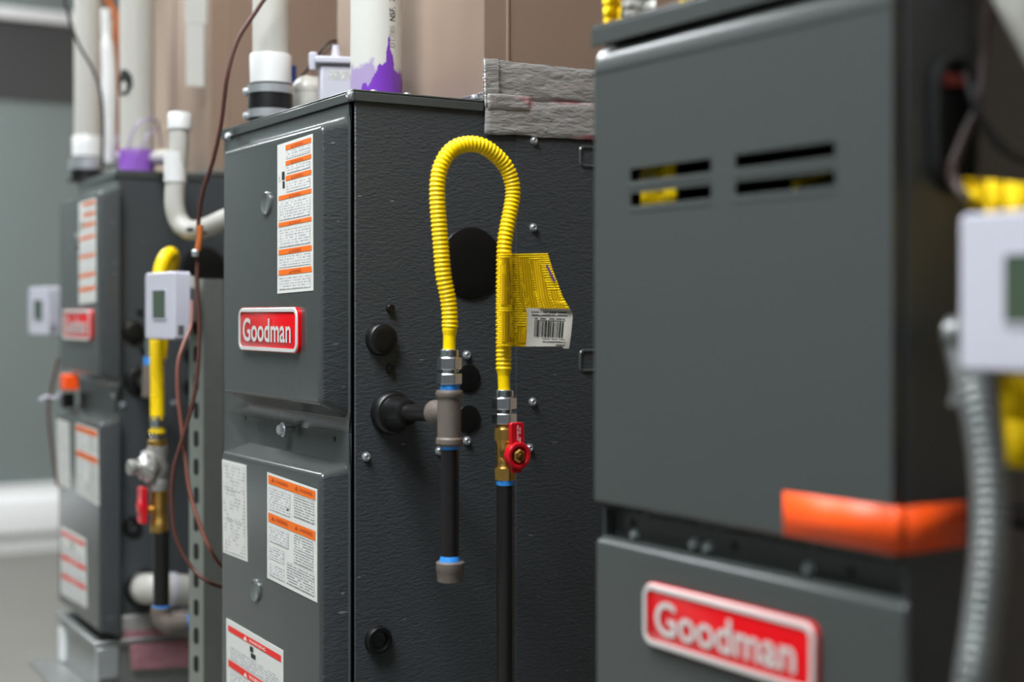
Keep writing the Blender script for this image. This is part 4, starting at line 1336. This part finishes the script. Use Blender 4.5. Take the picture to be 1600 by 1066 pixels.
# drip tee of far furnace, mostly behind the hose
dt = thing('drip_tee', 'small iron tee partly hidden behind the far yellow hose', 'pipe fitting', P(233, 640, D_G + .2), LF.a)
vlathe(232, D_G + .2, [(620, 8), (620, 10), (590, 10), (580, 9), (570, 9)], 16).build('tee_body', 'cast_iron', dt)
vlathe(233, D_G + .2, [(572, 8), (558, 8)], 16).build('sealing_tape', 'blue_tape', dt)
vlathe(234, D_G + .2, [(558, 7.5), (530, 8.5)], 6).build('flare_nut', 'chrome_nut', dt)
MB().tube([P(232, 603, D_G + .2), LF.sp(216, 596, .0)], .010, 14).build('nipple', 'black_pipe', dt)

# ------------------------------------------------------------------ strut posts, boxes, thermostats
def thermostat(c, a, label, w=.146, h=.113, d=.027):
    """c: centre of the front face"""
    T = Frame(c.x, c.y, a); z0, z1 = c.z - h / 2, c.z + h / 2
    t = thing('thermostat', label, 'thermostat', T.w(d, 0, z0), a, 'white thermostats beside the furnaces')
    body = MB(); body.loft(rings(T, [(d, -w / 2, w / 2, z0, z1, .006), (.002, -w / 2, w / 2, z0, z1, .006), (0, -w / 2 + .002, w / 2 - .002, z0 + .002, z1 - .002, .005)]))
    body.build('case', 'plastic_white', t)
    sc = MB(); sc.loft(rings(T, [(.0005, -w * .22, w * .22, c.z - h * .19, c.z + h * .23, .002), (-.0008, -w * .22, w * .22, c.z - h * .19, c.z + h * .23, .002)]))
    sc.build('screen', 'lcd', t)
    rm = MB(); rm.loft(rings(T, [(.0, -w * .235, w * .235, c.z - h * .21, c.z + h * .25, .003), (-.0014, -w * .235, w * .235, c.z - h * .21, c.z + h * .25, .003),
                                 (-.0014, -w * .22, w * .22, c.z - h * .19, c.z + h * .23, .002), (.0, -w * .22, w * .22, c.z - h * .19, c.z + h * .23, .002)]), False, False)
    rm.build('screen_bezel', 'plastic_white', t)
    mk = MB().box(T, .006, .016, -w / 2 - .0006, -w / 2 + .001, z0 + .008, z0 + .024); mk.build('side_vent', 'metal_grey', t)
    return T, t


def strut(fr, u, v, z1, label, slots=True):
    w = .041
    t = thing('strut_post', label, 'post', fr.w(u, v, 0), fr.a, 'slotted steel posts between furnaces')
    m = MB()
    k = .003
    m.box(fr, u, u + k, v - w / 2, v + w / 2, 0, z1)                   # back of the channel, towards the aisle
    m.box(fr, u + k, u + w, v - w / 2, v - w / 2 + k, 0, z1)
    m.box(fr, u + k, u + w, v + w / 2 - k, v + w / 2, 0, z1)
    m.box(fr, u + w - k, u + w, v - w / 2 + k, v - w / 2 + .010, 0, z1)
    m.box(fr, u + w - k, u + w, v + w / 2 - .010, v + w / 2 - k, 0, z1)
    m.build('channel', 'strut_metal', t)
    if slots:
        z = .06; proto = None
        while z < z1 - .05:
            A = [[fr.w(u - .0006 + q_, a, b) for a, b in rrect(v - .0068, v + .0068, z, z + .028, .006, 3)] for q_ in (0, .0008)]
            if proto is None:
                o = MB().loft(A).build('slot', 'black_matte', t); proto = (o.data, z)
            else:
                inst('slot', proto[0], t, Matrix.Translation((0, 0, z - proto[1])) @ MW[t.name])
            z += .0476
    return t


pz = P(320, 436, 2.45).z
pp = ROOM.loc(P(322, 600, 2.45))
_sp = ROOM.w(pp[0], pp[1], 0)
strut(Frame(_sp.x, _sp.y, ROW_A + math.radians(16)), -.02, 0, pz, 'slotted galvanized post between the far and middle furnaces')
tc_ = P(249, 478, 2.43)
T1, th1 = thermostat(tc_, math.radians(33), 'white thermostat with green screen in front of the slotted post')
jb = thing('junction_box', 'grey metal box between thermostat and slotted post', 'junction box', P(315, 505, 2.44), ROW_A)
bl_ = ROOM.loc(P(316, 475, 2.44)); 
MB().box(ROOM, bl_[0] - .042, bl_[0] - .021, pp[1] - .045, pp[1] + .045, P(0, 505, 2.44).z, P(0, 450, 2.44).z).build('box_body', 'metal_grey', jb, bevel=.004)
MB().lathe(ROOM.w(bl_[0] - .02, pp[1], P(0, 450, 2.44).z), (0, 0, 1), [(0, .012), (.016, .012), (.016, .009), (.02, .009)], 12).build('connector', 'pvc', jb)

# fourth post and thermostat beyond the far furnace
t4 = P(60, 486, 3.42)
q4 = ROOM.loc(t4)
T4, th4 = thermostat(t4, math.radians(36), 'small white thermostat against the grey wall at far left')
strut(ROOM, q4[0] + .12, q4[1] + .02, 1.3, 'slotted post beyond the far furnace, hidden behind it', False)
MB_ = MB().box(ROOM, q4[0] + .045, q4[0] + .12, q4[1] - .02, q4[1] + .04, t4.z - .03, t4.z + .03)
tag(MB_.build('junction_box', 'metal_grey', bevel=.003), 'small grey box holding the thermostat at far left', 'junction box')
cable('hanging_wire', 'thin brown wire dangling beside the orange tab at far left', 'wire', [P(92, 560, 3.0), P(82, 600, 3.0), P(76, 640, 3.0), P(80, 690, 3.0), P(87, 742, 3.0), P(90, 760, 3.0)], .0030, 'brown_sheath')
cable('wire_end', 'pale stripped wire end beside the orange tab at far left', 'wire', [P(62, 626, 3.0), P(74, 620, 3.0), P(88, 622, 3.0), P(95, 612, 3.0)], .0034, 'plastic_white')

# brown control cables in front of the post
D_K = 2.28
cable('control_cable', 'brown cable hanging from above past the white thermostat and crossing to the right', 'cable',
      [P(470, -1530, 2.2), P(462, -700, 2.2), P(450, -160, 2.2), P(428, -32, 2.2), P(405, 10, 2.2), P(372, 62, 2.2), P(355, 120, 2.2), P(346, 190, 2.22), P(333, 250, 2.24), P(317, 300, 2.26), P(310, 350, D_K), P(309, 400, D_K), P(308, 440, D_K), P(311, 500, D_K), P(310, 560, D_K),
       P(303, 620, D_K), P(287, 680, D_K), P(272, 730, D_K), P(268, 780, D_K), P(275, 840, D_K), P(298, 885, D_K), P(330, 912, D_K), P(365, 920, D_K + .1)], .0034, 'brown_sheath')
cable('control_cable', 'copper coloured cable crossing the brown one below the white thermostat', 'cable',
      [P(300, 470, D_K + .06), P(298, 510, D_K + .04), P(286, 540, D_K + .02), P(278, 570, D_K + .01), P(278, 620, D_K + .01), P(284, 670, D_K + .012), P(290, 720, D_K + .012), P(297, 770, D_K + .01), P(312, 820, D_K), P(330, 862, D_K), P(348, 886, D_K + .05), P(380, 905, D_K + .1)], .0034, 'copper_sheath')
m = MB().tube([P(313, 352, D_K - .006), P(312, 372, D_K - .006), P(309, 392, D_K - .005)], .0052, 10)
tag(m.build('wire_splice', 'orange_hose'), 'orange splice on the brown cable under the white pipe bend', 'splice')
cc_ = P(306, 397, D_K - .004)
tag(MB().lathe(cc_ - Vector((0, .004, .004)), (0, 0, 1), [(0, .005), (.008, .006), (.011, .004)], 8).build('wire_clip', 'zinc'), 'tiny bright clip on the brown cable', 'clip')

# ------------------------------------------------------------------ things at the side of the near furnace
tR = P(1632, 455, .985)
T3, th3 = thermostat(tR, math.radians(33), 'large blurred white thermostat at the right edge')
jr = thing('junction_box', 'grey metal box behind the blurred thermostat at right', 'junction box', P(1500, 640, 1.03), RT.a)
JB = Frame(T3.o.x, T3.o.y, T3.a)
MB().box(JB, .0275, .075, .0, .07, P(0, 590, 1.0).z, P(0, 500, 1.0).z).build('box_body', 'metal_grey', jr, bevel=.004)
jp = P(1480, 527, 1.12)
MB().lathe(jp, (P(1540, 520, 1.10) - jp), [(0, .012), (.004, .016), (.014, .016), (.016, .011), (.05, .011)], 14).build('connector', 'metal_grey', jr)
MB().tube(bez([P(1490, 545, 1.11), P(1502, 600, 1.10), P(1495, 636, 1.10)], 6), .0075, 10).build('bracket', 'metal_grey', jr)
strut(Frame(JB.o.x, JB.o.y, JB.a), .076, .03, 1.08, 'slotted post at the right edge behind the blurred thermostat', True)
cn = bez([P(1520, 592, 1.02), P(1530, 640, 1.01), P(1543, 720, 1.0), P(1548, 800, .99), P(1545, 880, .98), P(1534, 980, .97), P(1522, 1066, .96), P(1505, 1200, .96), P(1490, 1500, .97), P(1490, 2790, .97)], 16)
cn = resample(cn, .0012)
tag(MB().tube(cn, .0125, 14, rf=lambda i: .0125 * (1 + .05 * math.sin(i * 2 * math.pi / 6))).build('metal_conduit', 'conduit_grey', ang=75), 'ribbed grey metal conduit running down at the right edge', 'conduit')
# yellow hose and tag beside the near furnace
D_Y = 1.13
yh = thing('gas_hose', 'yellow gas hose beside the nearest furnace behind the thermostat', 'hose', P(1640, 760, D_Y), RT.a)
hpl = resample(bez([P(1640, 760, D_Y), P(1640, 600, D_Y), P(1638, 450, D_Y), P(1645, 330, D_Y), P(1680, 250, D_Y), P(1740, 230, D_Y), P(1800, 260, D_Y), P(1830, 350, D_Y), P(1820, 700, D_Y)], 10), .0018)
MB().tube(hpl, .0095, 12, rf=lambda i: .0095 * (1 + .07 * math.sin(i * 2 * math.pi / 4.2))).build('corrugated_tube', 'yellow_coat', yh, ang=75)
gn = thing('gas_pipe', 'black gas pipe feeding the hose beside the nearest furnace', 'pipe', Vector((P(1818, 0, D_Y).x, D_Y, 0)), 0)
pq = P(1818, 700, D_Y)
MB().lathe(Vector((pq.x, pq.y, 0)), (0, 0, 1), [(0, .0107), (pq.z, .0107)], 18).build('pipe', 'black_pipe', gn)
MB().lathe(Vector((pq.x, pq.y, pq.z - .012)), (0, 0, 1), [(0, .014), (.03, .014), (.032, .011)], 6).build('flare_nut', 'chrome_nut', gn)
dn = thing('drip_tee', 'iron tee and nipple low beside the nearest furnace', 'pipe fitting', P(1640, 820, D_Y), RT.a)
pq = P(1640, 775, D_Y)
MB().lathe(pq - Vector((0, 0, .05)), (0, 0, 1), [(0, .013), (.002, .016), (.010, .016), (.012, .0135), (.048, .0135), (.050, .016), (.058, .016), (.060, .012)], 20).build('tee_body', 'cast_iron', dn)
pe = RT.w(RT.loc(pq)[0], 0, pq.z - .02)
MB().tube([pq - Vector((0, 0, .02)), pe], .0105, 16).build('nipple', 'black_pipe', dn)
MB().lathe(pq - Vector((0, 0, .20)), (0, 0, 1), [(0, .016), (.018, .016), (.02, .0106), (.15, .0106)], 18).build('drip_pipe', 'black_pipe', dn)
yt = MB()
cols = [(1506, 279, 318), (1540, 281, 330), (1571, 284, 728), (1610, 288, 735), (1660, 292, 735)]
rows = 6
gp2 = [[P(x, a_ + (b_ - a_) * j / rows, D_Y - .02 + .006 * math.sin(i * 1.3 + j)) for j in range(rows + 1)] for i, (x, a_, b_) in enumerate(cols)]
for i in range(len(cols) - 1):
    for j in range(rows): yt.quad(gp2[i][j], gp2[i][j + 1], gp2[i + 1][j + 1], gp2[i + 1][j])
tag(yt.build('warning_tag', 'tag_yellow', solid=.0006), 'yellow warning tag behind the blurred thermostat at right', 'tag')
cable('control_cable', 'dark brown cable running down the side of the nearest furnace', 'cable', [P(1545, -3350, 1.16), P(1545, -1000, 1.16), P(1548, -60, 1.16), P(1545, 20, 1.16), P(1538, 90, 1.16), P(1528, 160, 1.15), P(1505, 215, 1.14), P(1488, 262, 1.13), P(1495, 290, 1.10), P(1512, 312, 1.09)], .0042, 'dark_sheath')
cable('control_cable', 'black cable curving across the side of the nearest furnace', 'cable', [P(1505, 110, 1.15), P(1525, 165, 1.14), P(1545, 205, 1.14), P(1580, 240, 1.14), P(1640, 262, 1.14)], .0040, 'wire_black')
tag(MB().tube(bez([P(1440, -270, 1.26), P(1500, -155, 1.20), P(1560, -40, 1.14), P(1640, 110, 1.13), P(1690, 210, 1.13), P(1716, 330, 1.13), P(1720, 700, 1.13), P(1720, 2470, 1.13)], 6), .0135, 14).build('drain_pipe', 'pvc'), 'slanting white pipe in the top right corner', 'pipe')

# tags lying on top of the near furnace
def loose_tag(label, quads, D, mats):
    t = thing('hang_tag', label, 'tag', P(quads[0][0][0], 60, D), 0)
    for nm, mt, pts, dd in zip(('yellow_sheet', 'white_sheet'), mats, quads, (0, .012)):
        m = MB()
        n_ = 6
        c = [P(x, y, D + dd) for x, y in pts]
        g = [[bilerp(c, i / n_, j / n_) + Vector((0, .006 * math.sin(i * 1.1 + j * .7), 0)) for i in range(n_ + 1)] for j in range(n_ + 1)]
        for j in range(n_):
            for i in range(n_): m.quad(g[j][i], g[j + 1][i], g[j + 1][i + 1], g[j][i + 1])
        m.build(nm, mt, t, solid=.0006)


loose_tag('yellow and white paper tag sticking up behind the nearest furnace lid', [[(940, -60), (975, -60), (968, 44), (944, 48)], [(970, -60), (1030, -60), (1022, 30), (966, 34)]], 1.485, ('tag_yellow', 'paper'))
loose_tag('second yellow and white tag showing barely over the nearest furnace lid', [[(1058, -60), (1095, -60), (1088, 12), (1062, 14)], [(1090, -60), (1150, -60), (1140, 6), (1092, 8)]], 1.395, ('tag_yellow', 'paper'))
